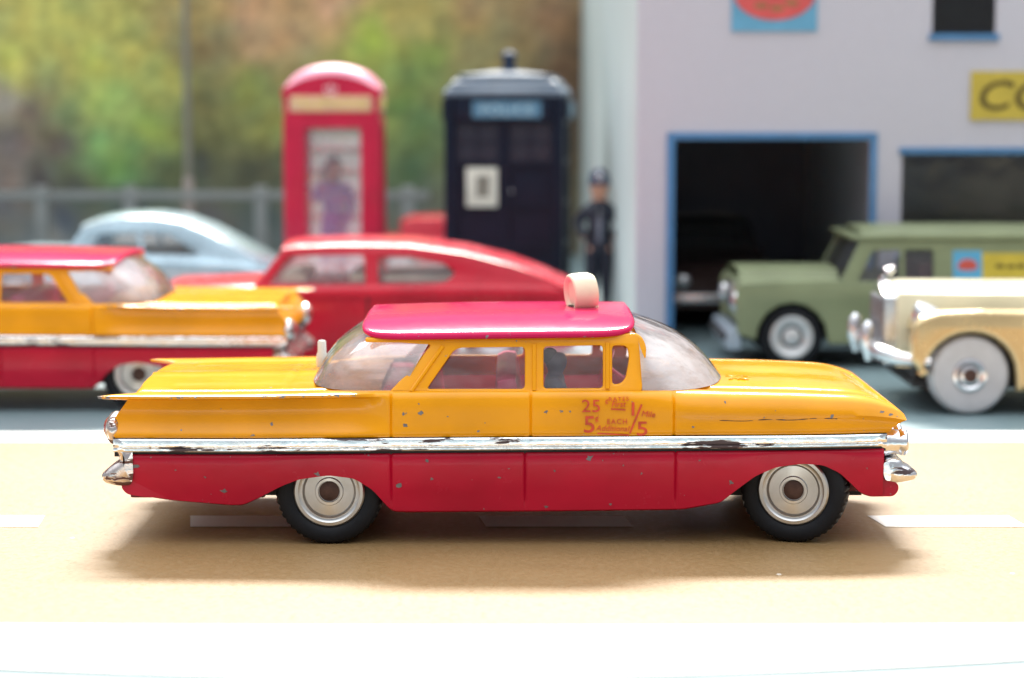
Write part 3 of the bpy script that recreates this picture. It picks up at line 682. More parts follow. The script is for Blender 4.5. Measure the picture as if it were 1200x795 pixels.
def add_chips(root, BV):
    random.seed(12)
    spots = [(473,485,5,0),(493,484.5,7,0),(475,498,5,0),(318,498,5,0),(296,510,4,0),(640,483,4,0),(658,482,4,0),(668,482,3,0),(850,472,3,0),(700,472,2,0),(760,498,3,0),(812,500,3,0),(560,505,3,0),(1046,487,6,0),(1035,484,4,0),
             (262,577,7,1),(157,548,8,1),(284,592,9,1),(300,586,6,1),(469,570,7,1),(506,562,4,1),(650,552,3,1),(691,537,9,1),(752,555,3,1),(857,566,5,1),(640,595,4,1),(715,592,3,1),(372,556,6,1),(390,557,7,1),(405,559,5,1),(447,588,5,1),(500,540,4,1),(585,560,3,1),(240,560,3,1),(205,552,3,1),(820,540,3,1),(915,548,6,1),(945,545,5,1)]
    for _ in range(12): spots.append((random.uniform(160, 1020), random.choice([random.uniform(472, 508)] * 1 + [random.uniform(540, 556)]), random.uniform(1.2, 2.4), None))
    for part, mat in ((0, 'bare_metal_chips'), (1, 'bare_metal_chips')):
        b = MB()
        for px, py, d, w in spots:
            w = (0 if py < 514 else 1) if w is None else w
            if w != part or (part == 0 and 676 < px < 772): continue
            x, z = Q(px, py, 0.3); n = 9; pts = []
            for k in range(n):
                t = 2 * math.pi * k / n; r_ = d / 2 / 8.85 * random.choice((.45, .7, .95, 1.3)) * random.uniform(.85, 1.15); a_ = (x + r_ * math.cos(t) * 1.15, z + r_ * math.sin(t) * .85)
                hit = BV[part].ray_cast(Vector((a_[0], -60, a_[1])), Vector((0, 1, 0)))
                if hit[0] is None: pts = None; break
                pts.append((a_[0], hit[0].y - .025, a_[1]))
            if pts and max(p[1] for p in pts) - min(p[1] for p in pts) < .5: b.fan(pts)
        o = b.build('paint_chips', M['chip'], root, 0); o['kind'] = 'stuff'
    b = MB(); up, lo = [], []                                        # long thin crack in the wing paint
    for px in np.arange(842, 982, 1.5):
        z0 = QZ(px, 493.5 - (px - 842) * .02 + .6 * math.sin(px * .11), .2); x = QX(px, 493, .2); w_ = max(.012, .04 + .10 * noise.noise(Vector((px * .09, 2, 3))))
        hit = BV[0].ray_cast(Vector((x, -60, z0)), Vector((0, 1, 0))); up.append((x, hit[0].y - .025, z0 + w_)); lo.append((x, hit[0].y - .025, z0 - w_))
    seg = [i for i in range(len(up)) if up[i][2] - lo[i][2] > .05]
    for i in seg:
        if i + 1 < len(up): b.add([up[i], up[i + 1], lo[i + 1], lo[i]], [(0, 1, 2, 3)])
    b.build('paint_crack', plain('brown_crack', (.10, .04, .01), .6, vary=.4, scale=900), root, 0)
M['chip'] = plain('bare_metal', (.17, .165, .17), .5, .3, vary=.35, scale=1500)
taxi = thing('toy_taxi', 'worn yellow and crimson diecast taxi with cream roof lamp, alone on the tan road', 'toy car', (0, HW, 0))
impala(taxi, M['roof_red'], True)
back = thing('toy_car', 'yellow and red finned diecast car without roof lamp, parked beside red fastback', 'toy car', (-95.2, 121 + HW, 0), math.pi)
impala(back, M['roof_red'], False)

# ------------------------------------------------------------------ generic pieces for the cars behind
def lathe_wheel(root, x, y, r, wdt, sg, tyre, hub, rh=0.62, z=None):
    z = r if z is None else z; w = wdt / 2
    b = MB(); b.lathe([(r * rh, -w * .8), (r * .72, -w * 1.05), (r * .9, -w), (r * .985, -w * .7), (r, -w * .3), (r, w * .4), (r * .95, w), (r * .5, w), (r * .3, w * .6)], (x, y, z), 'y', 40, sg); o = b.build('wheel', tyre, root, 35)
    b = MB(); b.lathe([(r * (rh + .02), -w * .6), (r * rh, -w * .98), (r * (rh - .08), -w * 1.05), (r * (rh - .14), -w * .95), (r * .3, -w * .75), (r * .24, -w * 1.0), (r * .12, -w * 1.1), (0.02, -w * 1.12)], (x, y, z), 'y', 36, sg); b.build('hub', hub, o, 30)
    return o
def body_shell(root, mat, top, bot, hw, crown=1.0, name='body', k=1.0, taper=2.0, step=0.8):
    x0, x1 = top[0][0], top[-1][0]; xs = list(np.arange(x0, x1, step)) + [x1]
    zt = smooth_interp(xs, [(x0 - 9, top[0][1])] + top + [(x1 + 9, top[-1][1])], k); zb_ = smooth_interp(xs, [(x0 - 9, bot[0][1])] + bot + [(x1 + 9, bot[-1][1])], 0.5); rows = []
    for x, t, o in zip(xs, zt, zb_):
        e = min(x - x0, x1 - x); h = hw - taper * (1 - min(1, e / 7.0)) ** 2
        half = [(0, t + crown), (.45 * h, t + .8 * crown), (.78 * h, t + .35 * crown), (h - 1.3, t), (h - .5, t - .45), (h - .12, t - 1.2), (h, lerp(o, t, .55)), (h - .1, lerp(o, t, .3)), (h - .45, lerp(o, t, .1)), (h - .9, o), (h - 2.6, o)]
        rows.append([(x, -y, z) for y, z in half[::-1]] + [(x, y, z) for y, z in half[1:]])
    b = MB(); b.grid(rows); n = len(rows[0])
    for r in (rows[0], rows[-1]): b.fan(r)
    return b.build(name, mat, root, 40)
def cabin(root, mat, outline, holes, hw0, hw1, roofpts, crown, glass, screens=True, panes='side_window', roofmat=None):
    """outline/holes: (x,z) side view; flank leans in from hw0 at the lowest point to hw1 at the highest"""
    za, zc = min(p[1] for p in outline), max(p[1] for p in outline)
    yl = lambda z: lerp(hw0, hw1, (z - za) / (zc - za))
    v, f = plate(round_poly(outline, 0.8), [round_poly(h, 0.8) for h in holes], 1.0, 0.25, 2)
    for sg in (1, -1):
        b = MB(); b.add([(x, -sg * (yl(z) - .5 - w), z) for x, z, w in v], f); fr = b.build('window_frame', mat, root, 40)
        for h in holes:
            b = MB(); b.fan([(x, -sg * (yl(z) - .7), z) for x, z in round_poly(h, 0.6)]); b.build(panes, glass, fr, 0)
    rr = []
    for x, z in roofpts:
        h = yl(z) + 0.1; rr.append([(x, -h, z - 0.5), (x, -h, z - 0.1), (x, -h + .6, z + .15), (x, -h * .6, z + crown * .7), (x, 0, z + crown), (x, h * .6, z + crown * .7), (x, h - .6, z + .15), (x, h, z - 0.1), (x, h, z - 0.5)])
    b = MB(); b.grid(rr); b.grid([[(x, y, z - .45) for x, y, z in r] for r in rr], True); ro = b.build('roof', roofmat or mat, root, 40)
    return yl
def flat_screen(root, a, b_, ha, hb, mat, name, bow=0.8):
    rr = []
    for i in range(5):
        t = i / 4; h = lerp(ha, hb, t); x, z = lerp(a[0], b_[0], t), lerp(a[1], b_[1], t); d = bow * (1 if a[0] > b_[0] else -1)
        rr.append([(x + d * (1 - u * u), u * h, z) for u in np.linspace(-1, 1, 13)])
    b = MB(); b.grid(rr); return b.build(name, mat, root, 60)

M['red'] = paint('scarlet_enamel', (0.50, 0.010, 0.030), 0.25, 0.1)
M['dullglass'] = clear_plastic('car_window_clear', 0.12, refl=0.04)
M['silverblue'] = paint('silver_blue_enamel', (0.42, 0.56, 0.64), 0.25, 0.6, metal=0.35)
M['silver'] = plain('bright_metal', (0.8, 0.8, 0.82), 0.22, 1.0, 0.05)
M['whitehub'] = plain('pale_metal_hub', (0.62, 0.63, 0.64), 0.35, 0.4, 0.06)
M['creamseat'] = plain('cream_seat', (0.72, 0.66, 0.50), 0.5)
M['green'] = paint('olive_green_enamel', (0.23, 0.265, 0.15), 0.4, 0.1)
M['gold'] = paint('champagne_gold_enamel', (0.66, 0.50, 0.26), 0.25, 0.6, metal=0.55)
M['ivory'] = paint('ivory_enamel', (0.80, 0.74, 0.52), 0.2, 0.6, metal=0.25)

# ------------------------------------------------------------------ red fastback
def fastback():
    Y0, H = 190.0, 19.0; cx_ = QX(425, 340, Y0); r = thing('fastback_car', 'red diecast fastback coupe with cream seats behind the taxi roof', 'toy car', (cx_, Y0 + H, 0))
    q = lambda px, py, dy=0: (QX(px, py, Y0 + dy) - cx_, QZ(px, py, Y0 + dy))
    top = [q(172,352), q(190,341), q(290,337), q(420,335), q(560,334), q(640,335), q(662,338), q(674,345)]
    zl = q(400,420)[1]; wx = [q(250,400)[0], q(578,400)[0]]
    def bots():
        p = [(top[0][0], zl + 2)]
        for w in wx:
            for a in np.linspace(-1, 1, 15): p.append((w + 8.2 * a, zl + (0 if abs(a) > .99 else 9.2 * math.sqrt(1 - a * a) * .9)))
        return p + [(top[-1][0], zl + 2)]
    body_shell(r, M['red'], top, bots(), H, 1.4)
    out = [q(296,338,1), q(333,291,4), q(400,288,4), q(480,289,4), q(545,298,4), q(600,312,3), q(655,334,2), q(655,338,1)]
    h1 = [q(314,334,1), q(338,300,3.4), q(427,299,3.4), q(428,335,1)]; h2 = [q(443,335,1), q(443,301,3.4), q(482,302,3.4), q(520,309,3), q(534,320,2), q(522,332,1)]
    cabin(r, M['red'], out, [h1, h2], H - 1.0, H - 4.2, [(p[0], p[1]) for p in (q(330,292,4), q(345,289,4), q(400,287,4), q(480,288,4), q(545,297,4), q(600,311,3), q(640,326,3), q(668,340,2))], 1.0, M['dullglass'])
    flat_screen(r, q(297,336,2), q(333,291,4), H - 1.8, H - 4.6, M['dullglass'], 'windscreen', -0.2)
    for px in (345, 425):
        b = MB(); x, z = q(px, 326, 8); b.box((x, 0, z - 2.5), (6, 27, 8), 1.5); b.build('seat', M['creamseat'], r)
    b = MB(); x, z = q(480, 328, 8); b.box((x + 3, 0, z - 1), (18, 27, 4.5), 1.2); b.build('rear_shelf', M['creamseat'], r)
    b = MB(); x, z = q(431, 370, 0); b.box((x, -H + 0.02, z), (0.4, 0.25, 9)); b.build('door_gap', M['black'], r)
    b = MB(); x, z = q(440, 349, 0); b.box((x + 5, -H - 0.15, q(0,347)[1]), (72, 0.5, 0.5), .15); b.build('side_moulding', M['red'], r)
    for w in wx:
        for sg in (1, -1): lathe_wheel(r, w, -sg * (H - 3), 7, 5, sg, M['tyre'], M['whitehub'])
    b = MB(); b.box((top[-1][0] + .3, 0, 9.5), (1.6, 33, 3), .6); b.build('rear_bumper', M['silver'], r)
    b = MB(); b.box((top[0][0] - .3, 0, 8.5), (1.6, 33, 3), .6); b.build('front_bumper', M['silver'], r)
fastback()

# ------------------------------------------------------------------ silver-blue saloon at the back
def silver_car():
    Y0, H = 292.0, 18.5; cx_ = QX(160, 300, Y0); r = thing('saloon_car', 'silver blue diecast car with a curved sloping roof, behind the red fastback', 'toy car', (cx_, Y0 + H, 0))
    q = lambda px, py, dy=0: (QX(px, py, Y0 + dy) - cx_, QZ(px, py, Y0 + dy))
    top = [q(-42,318), q(-30,304), q(20,298), q(90,300), q(200,303), q(280,308), q(318,316), q(330,330)]
    zl = 5.0; wx = [q(15,350)[0], q(265,350)[0]]; p = [(top[0][0], zl + 2)]
    for w in wx:
        for a in np.linspace(-1, 1, 13): p.append((w + 7.8 * a, zl + 8 * math.sqrt(max(0, 1 - a * a)) * .9))
    body_shell(r, M['silverblue'], top, p + [(top[-1][0], zl + 2)], H, 1.6)
    out = [q(70,303,1), q(98,266,4), q(130,259,5), q(175,256,5), q(215,261,5), q(262,283,4), q(306,309,2), q(300,312,1)]
    cabin(r, M['silverblue'], out, [[q(104,298,2), q(116,276,4), q(160,273,4), q(164,299,2)], [q(169,299,2), q(166,273,4), q(200,276,4), q(232,296,2.5), q(230,300,2)]], H - 1.2, H - 5, [q(95,266,4), q(112,260,5), q(140,255,5), q(175,254,5), q(212,259,5), q(240,270,4), q(270,286,4), q(300,303,3), q(316,314,2)], 1.1, M['dullglass'])
    flat_screen(r, q(72,302,2), q(98,266,4), H - 2, H - 5, M['dullglass'], 'windscreen', -0.2)
    b = MB(); x, z = q(160, 298, 8); b.box((x, 0, z - 1.0), (26, 26, 5), 1.5); b.build('seat', plain('dark_seat', (0.10, 0.11, 0.10), 0.6), r)
    for w in wx:
        for sg in (1, -1): lathe_wheel(r, w, -sg * (H - 3), 6.8, 4.5, sg, M['tyre'], M['whitehub'])
    b = MB(); b.box((top[-1][0] + .2, 0, 9.5), (1.6, 31, 2.6), .6); b.build('rear_bumper', M['silver'], r)
    b = MB(); b.box((top[0][0] - .2, 0, 8.5), (1.6, 31, 2.6), .6); b.build('front_bumper', M['silver'], r)
silver_car()

def far_red_car():
    Y0, H = 415.0, 17.0; cx_ = QX(520, 280, Y0); r = thing('small_red_car', 'small red toy car glimpsed between the phone box and the police box', 'toy car', (cx_, Y0 + H, 0))
    q = lambda px, py, dy=0: (QX(px, py, Y0 + dy) - cx_, QZ(px, py, Y0 + dy))
    top = [q(432,296), q(440,282), q(466,280), q(520,279), q(610,282), q(622,294)]
    zl = 4.5; wx = [q(468,300)[0], q(590,300)[0]]; p = [(top[0][0], zl + 1)]
    for w in wx:
        for a in np.linspace(-1, 1, 11): p.append((w + 6.5 * a, zl + 7 * math.sqrt(max(0, 1 - a * a)) * .9))
    body_shell(r, M['red'], top, p + [(top[-1][0], zl + 1)], H, 1.0)
    cabin(r, M['red'], [q(466,283,1), q(472,262,3), q(480,258,3), q(565,258,3), q(588,283,1)], [[q(520,279,1), q(520,265,3), q(562,265,3), q(575,279,1)]], H - 1, H - 4, [q(469,262,3), q(480,257,3), q(520,256,3), q(565,258,3), q(572,264,3)], .8, M['dullglass'])
    flat_screen(r, q(588,282,2), q(566,259,3), H - 2, H - 4, M['dullglass'], 'rear_window', 0.2); flat_screen(r, q(466,282,2), q(472,262,3), H - 2, H - 4, M['dullglass'], 'windscreen', .1)
    for w in wx:
        for sg in (1, -1): lathe_wheel(r, w, -sg * (H - 3), 6, 4.5, sg, M['tyre'], M['whitehub'])
far_red_car()

# ------------------------------------------------------------------ people
def person(name, label, loc, rz, joints, edges, mats, matfn, base=0.0, root_j=0, fat=1.0):
    """continuous skinned figure: joints {name: (x,y,z,r)} in mm"""
    names = list(joints); me = bpy.data.meshes.new(name); me.from_pydata([joints[n][:3] for n in names], [(names.index(a), names.index(b)) for a, b in edges], [])
    o = bpy.data.objects.new('skin', me); COL.objects.link(o)
    o.modifiers.new('skin', 'SKIN'); sub = o.modifiers.new('sub', 'SUBSURF'); sub.levels = 2; sub.render_levels = 2
    for i, n in enumerate(names):
        rr = joints[n][3] * fat; me.skin_vertices[0].data[i].radius = (rr, joints[n][4] * fat if len(joints[n]) > 4 else rr); me.skin_vertices[0].data[i].use_root = (i == root_j)
    dg = bpy.context.evaluated_depsgraph_get(); m2 = bpy.data.meshes.new_from_object(o.evaluated_get(dg))
    b = MB(); b.add([tuple(v.co) for v in m2.vertices], [tuple(p.vertices) for p in m2.polygons])
    bpy.data.objects.remove(o); bpy.data.meshes.remove(m2); bpy.data.meshes.remove(me)
    p = b.build(name, mats, None, 60); p.location = [c * S for c in loc]; p.rotation_euler = (0, 0, rz)
    for poly in p.data.polygons: poly.material_index = matfn(poly.center / S)
    return tag(p, label, 'person')
M['skin'] = plain('painted_skin', (0.62, 0.33, 0.22), 0.5); M['navy'] = plain('navy_cloth_paint', (0.012, 0.016, 0.032), 0.45)
M['purple'] = plain('purple_dress_paint', (0.30, 0.16, 0.50), 0.5); M['hair'] = plain('dark_hair', (0.06, 0.045, 0.05), 0.5)
H_ = 40.0
def std_joints(k, arms):
    j = {'pelvis': (0, 0, 20.5, 3.0, 2.3), 'waist': (0, 0, 24, 2.7, 2.1), 'chest': (0, 0, 29, 3.3, 2.4), 'neck0': (0, 0, 32.6, 1.8), 'neck': (0, -.1, 34.0, 1.15), 'head0': (0, -.3, 35.6, 1.8, 2.0), 'head': (0, -.3, 38.0, 1.9, 2.1), 'crown': (0, -.2, 39.3, 1.2)}
    for s_, n in ((-1, 'r'), (1, 'l')):
        j['sh' + n] = (s_ * 4.2, 0, 31.6, 1.6); e, h = arms[n]
        j['el' + n] = (*e, 1.25); j['wr' + n] = (*h, 0.85); hv = Vector(h) - Vector(e); hv.normalize(); j['ha' + n] = (*(Vector(h) + hv * 1.6), 0.95)
        j['hip' + n] = (s_ * 1.9, 0, 19, 2.1); j['kn' + n] = (s_ * 2.1, -.2, 11, 1.5); j['an' + n] = (s_ * 2.2, 0.3, 2.0, 1.05); j['to' + n] = (s_ * 2.6, -2.6, 0.9, 0.85)
    e = [('pelvis', 'waist'), ('waist', 'chest'), ('chest', 'neck0'), ('neck0', 'neck'), ('neck', 'head0'), ('head0', 'head'), ('head', 'crown')]
    for n in 'rl': e += [('chest', 'sh' + n), ('sh' + n, 'el' + n), ('el' + n, 'wr' + n), ('wr' + n, 'ha' + n), ('pelvis', 'hip' + n), ('hip' + n, 'kn' + n), ('kn' + n, 'an' + n), ('an' + n, 'to' + n)]
    return {n: (v[0] * k, v[1] * k, v[2] * k, *[q * k for q in v[3:]]) for n, v in j.items()}, e
def policeman():
    Y = 318.0; x = QX(702, 300, Y); k = QZ(702, 201, Y) / 42.0
    j, e = std_joints(k, {'r': ((-6.6, 1.0, 26.6), (-4.6, -2.2, 23.0)), 'l': ((6.6, 1.0, 26.6), (4.6, -2.2, 23.0))})
    for n in 'rl': sg_ = -1 if n == 'r' else 1; j['sh' + n] = (sg_ * 3.5 * k, 0, 30.6 * k, 1.7 * k)
    for n, rr_ in (('head0', 2.0), ('head', 2.3), ('crown', 1.5)): j[n] = (*j[n][:3], rr_ * k, rr_ * k)
    p = person('person', 'toy policeman in dark navy uniform and tall helmet beside the garage side wall', (x, Y, 0), 0.0, j, e, [M['navy'], M['skin']], lambda c: 1 if (c.z > 33.4 * k or (c.z < 22.3 * k and c.z > 18 * k and c.y < -1.8 * k and abs(c.x) > 2.6 * k)) else 0, fat=1.45)
    b = MB(); b.lathe([(2.9, -0.35), (3.05, 0.0), (2.5, 0.35), (2.45, 1.6), (2.1, 3.2), (1.3, 4.3), (0.5, 4.7), (0.35, 5.1), (0.02, 5.2)], (0, -.25 * k, 38.4 * k), 'z', 24); b.v = [(vx * k * 1.22, vy * k * 1.22, 38.4 * k + (vz - 38.4 * k) * k * .95) for vx, vy, vz in b.v]; b.build('helmet', plain('helmet_blue_black', (0.045, 0.06, 0.11), 0.6, spec=.15), p, 40)
    b = MB(); b.ellipsoid((0, -3.1 * k, 40.3 * k), (0.9, 0.35, 1.15), 12, 8); b.build('helmet_badge', M['silver'], p)
    b = MB(); b.lathe([(2.9, -.5), (3.05, 0), (2.9, .5)], (0, 0, 23.6 * k), 'z', 24); b.v = [(vx * k * 1.25, vy * k * 1.05, vz) for vx, vy, vz in b.v]; b.build('belt', M['black'], p)
    for i in range(4): b = MB(); b.ellipsoid((0, -3.1 * k, (25 + i * 1.8) * k), (.3, .25, .3), 8, 6); b.build('button', M['silver'], p)
    for sx_ in (-.75, .75): b = MB(); b.ellipsoid((sx_ * k, -2.75 * k, 37.1 * k), (.22, .15, .2), 8, 6); b.build('eye', M['black'], p)
    b = MB(); b.ellipsoid((0, -2.9 * k, 36.5 * k), (.3, .4, .5), 8, 6); b.build('nose', M['skin'], p)
    b = MB(); b.box((0, -3.0 * k, 23.0), (1.6 * k, 0.5, 7 * k), .2); b.build('silver_baton', plain('grey_baton', (0.16, 0.18, 0.24), .4), p)
policeman()
def woman():
    Y = 345.0; x = QX(391, 240, Y); k = (QZ(388, 170, Y) - 6) / 40.0
    j, e = std_joints(k, {'r': ((-5.2, -.5, 27.5), (-2.9, -1.8, 34.0)), 'l': ((5.0, .3, 26), (3.6, -1.5, 21.5))})
    j['pelvis'] = (0, 0, 20.5 * k, 3.6 * k, 2.6 * k); j['waist'] = (0, 0, 25 * k, 2.4 * k, 1.9 * k)
    p = person('person', 'small figure of a woman in a purple dress telephoning inside the red booth', (x, Y, 2.0), 0.0, j, e, [M['purple'], M['skin']], lambda c: 1 if (c.z > 33.2 * k or c.z < 9 * k) else 0, fat=1.15)
    b = MB(); b.ellipsoid((0, .7 * k, 38.2 * k), (2.5 * k, 2.3 * k, 2.6 * k), 16, 10); b.ellipsoid((0, 1.2 * k, 35.6 * k), (2.3 * k, 1.5 * k, 2.4 * k), 16, 10); b.build('hair', M['hair'], p, 60)
    b = MB(); b.lathe([(2.6, 24), (3.6, 19), (4.2, 12), (4.3, 11.5), (3.6, 11.6), (2.0, 20)], (0, 0, 0), 'z', 24); b.v = [(vx * k, vy * .8 * k, vz * k) for vx, vy, vz in b.v]; b.build('skirt', M['purple'], p, 40)
    b = MB(); b.tube([(-2.6 * k, -1.6 * k, 34.6 * k), (-2.7 * k, -1.5 * k, 38 * k)], .5 * k, 8); b.build('handset', M['black'], p)
    for sx_ in (-.75, .75): b = MB(); b.ellipsoid((sx_ * k, -2.4 * k, 37.3 * k), (.22, .15, .2), 8, 6); b.build('eye', M['black'], p)
woman()
def driver():
    k = 0.53
    j, e = std_joints(k, {'r': ((-5.6, -2.5, 27), (-3.5, -6.5, 26.5)), 'l': ((5.6, -2.5, 27), (3.5, -6.5, 26.5))})
    for n in 'rl':
        sgn = -1 if n == 'r' else 1
        j['kn' + n] = (sgn * 2 * k, -8 * k, 20 * k, 1.5 * k); j['an' + n] = (sgn * 2 * k, -9.5 * k, 13 * k, 1 * k); j['to' + n] = (sgn * 2.2 * k, -12 * k, 12 * k, .8 * k)
    X = QX(650, 430, 12); p = person('person', 'blue grey toy driver seated inside the yellow taxi', (X, HW - 10.2, 4.0), math.pi / 2, j, e, [M['driver']], lambda c: 0, fat=1.5)
    b = MB(); b.ellipsoid((0, .7, 38.2 * k), (2.3 * k, 2.2 * k, 2.2 * k), 14, 8); b.build('hair', M['navy'], p, 60)
driver()

# ------------------------------------------------------------------ red telephone box
M['boxred'] = paint('telephone_box_red', (0.56, 0.012, 0.055), 0.35, 0.3)
M['boxpane'] = clear_plastic('cloudy_booth_pane', 0.30, refl=0.03, hazecol=(0.66, 0.62, 0.68))
def phone_box():
    Y0 = 330.0; xa, xb = QX(333.5, 200, Y0), QX(443.5, 200, Y0); w = xb - xa; cx_ = (xa + xb) / 2; D = w; hw = w / 2
    r = thing('telephone_box', 'red telephone box with arched top, cream sign and a tall glazed door', 'phone box', (cx_, Y0 + D / 2, 0))
    q = lambda px, py: (QX(px, py, Y0) - cx_, QZ(px, py, Y0)); z1 = q(0, 104)[1]; ztop = q(0, 87)[1]; zd = q(0, 139)[1]
    b = MB(); b.box((0, 0, 1.2), (w + 1.6, D + 1.6, 2.4), .4); b.build('plinth', M['boxred'], r)
    dl, dt = q(357, 150); dr, db = q(424, 290); db = 5.0
    hole = [(dl, db), (dl, dt), (dr, dt), (dr, db)]; out = [(-hw + .9, 2.4), (-hw + .9, z1), (hw - .9, z1), (hw - .9, 2.4)]
    v, f = plate(out, [hole], 1.4, .25)
    def side(rot, nm, bars):
        b = MB(); m = Matrix.Rotation(rot, 4, 'Z'); T = lambda x, y, z: tuple(m @ Vector((x, y, z)))
        b.add([T(x, -hw + .7 + w_, z) for x, z, w_ in v], f); o = b.build(nm, M['boxred'], r, 35)
        b = MB(); b.add([T(x, -hw + .9, z) for x, z in hole], [(0, 1, 2, 3)]); b.build('pane', M['boxpane'], o, 0)
        # raised door frame round the glass
        fv, ff = plate([(dl - 2.6, db - 2), (dl - 2.6, dt + 2.6), (dr + 2.6, dt + 2.6), (dr + 2.6, db - 2)], [[(dl + .1, db + .1), (dl + .1, dt - .1), (dr - .1, dt - .1), (dr - .1, db + .1)]], .8, .2)
        b = MB(); b.add([T(x, -hw - .2 + w_, z) for x, z, w_ in fv], ff); b.build('door_frame', M['boxred'], o, 35)
        if bars:
            for k in range(1, 7): b = MB(); zz = lerp(db, dt, k / 7); b.box((0, 0, 0), (dr - dl, .5, .7)); b.v = [T(x, y - hw + .5, z + zz) for x, y, z in b.v]; b.build('glazing_bar', M['boxred'], o, 0)
        # sign strip and crown
        sg = MB(); sa, sb = q(341, 112), q(438, 131); sg.box((0, 0, 0), (sb[0] - sa[0], .7, sa[1] - sb[1]), .2); sg.v = [T(x, y - hw - .2, z + (sa[1] + sb[1]) / 2) for x, y, z in sg.v]; so = sg.build('sign', plain('sign_cream', (0.72, 0.46, 0.30), .5), o)
        tv, tf = textmesh('TELEPHONE', 4.0, thick=.08, bold=.02, sx=.98); wid = max(p[0] for p in tv); tb = MB(); tb.add([T(p[0] - wid / 2, -hw - .62 - p[2], p[1] + (sa[1] + sb[1]) / 2 - 1.4) for p in tv], tf); tb.build('lettering', plain('sign_letter', (0.75, 0.62, 0.20), .5), so, 0)
        cz = q(0, 104)[1]; cr = MB(); cr.box((0, -hw - .2, cz - 1.3), (3.6, .7, .7), .2)
        for i, (ox, oz, s_) in enumerate(((-1.4, 0, .75), (0, .5, .95), (1.4, 0, .75))): cr.ellipsoid((ox, -hw - .2, cz + oz), (s_, .4, 1.15), 10, 8)
        cr.v = [T(x, y, z) for x, y, z in cr.v]; cr.build('crown_emblem', plain('gilt_pink', (0.80, 0.55, 0.55), .4), o, 40)
    for k, nm in enumerate(('front', 'side_panel', 'back', 'side_panel')): side(k * math.pi / 2, nm, k != 0)
    for sx_ in (-1, 1):
        for sy in (-1, 1): b = MB(); b.box((sx_ * (hw - 1.2), sy * (hw - 1.2), (2.4 + z1) / 2), (2.5, 2.5, z1 - 2.4), .5); b.build('corner_post', M['boxred'], r)
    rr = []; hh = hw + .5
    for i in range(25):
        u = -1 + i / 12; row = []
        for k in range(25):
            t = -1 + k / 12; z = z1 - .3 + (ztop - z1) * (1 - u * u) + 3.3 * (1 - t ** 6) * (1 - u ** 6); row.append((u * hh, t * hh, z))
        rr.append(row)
    b = MB(); b.grid(rr); b.build('domed_roof', paint('highlit_roof_red', (0.72, 0.26, 0.36), .4, .1), r, 40); b = MB()  # vault coloured paler than the walls: backlit highlight painted into the red
    edge = [rr[0][k] for k in range(25)] + [rr[i][24] for i in range(1, 25)] + [rr[24][k] for k in range(23, -1, -1)] + [rr[i][0] for i in range(23, 0, -1)]
    b.grid([edge, [(x, y, z1 - 3.0) for x, y, z in edge]], closed=True); b.build('roof_fascia', M['boxred'], r, 40)
phone_box()

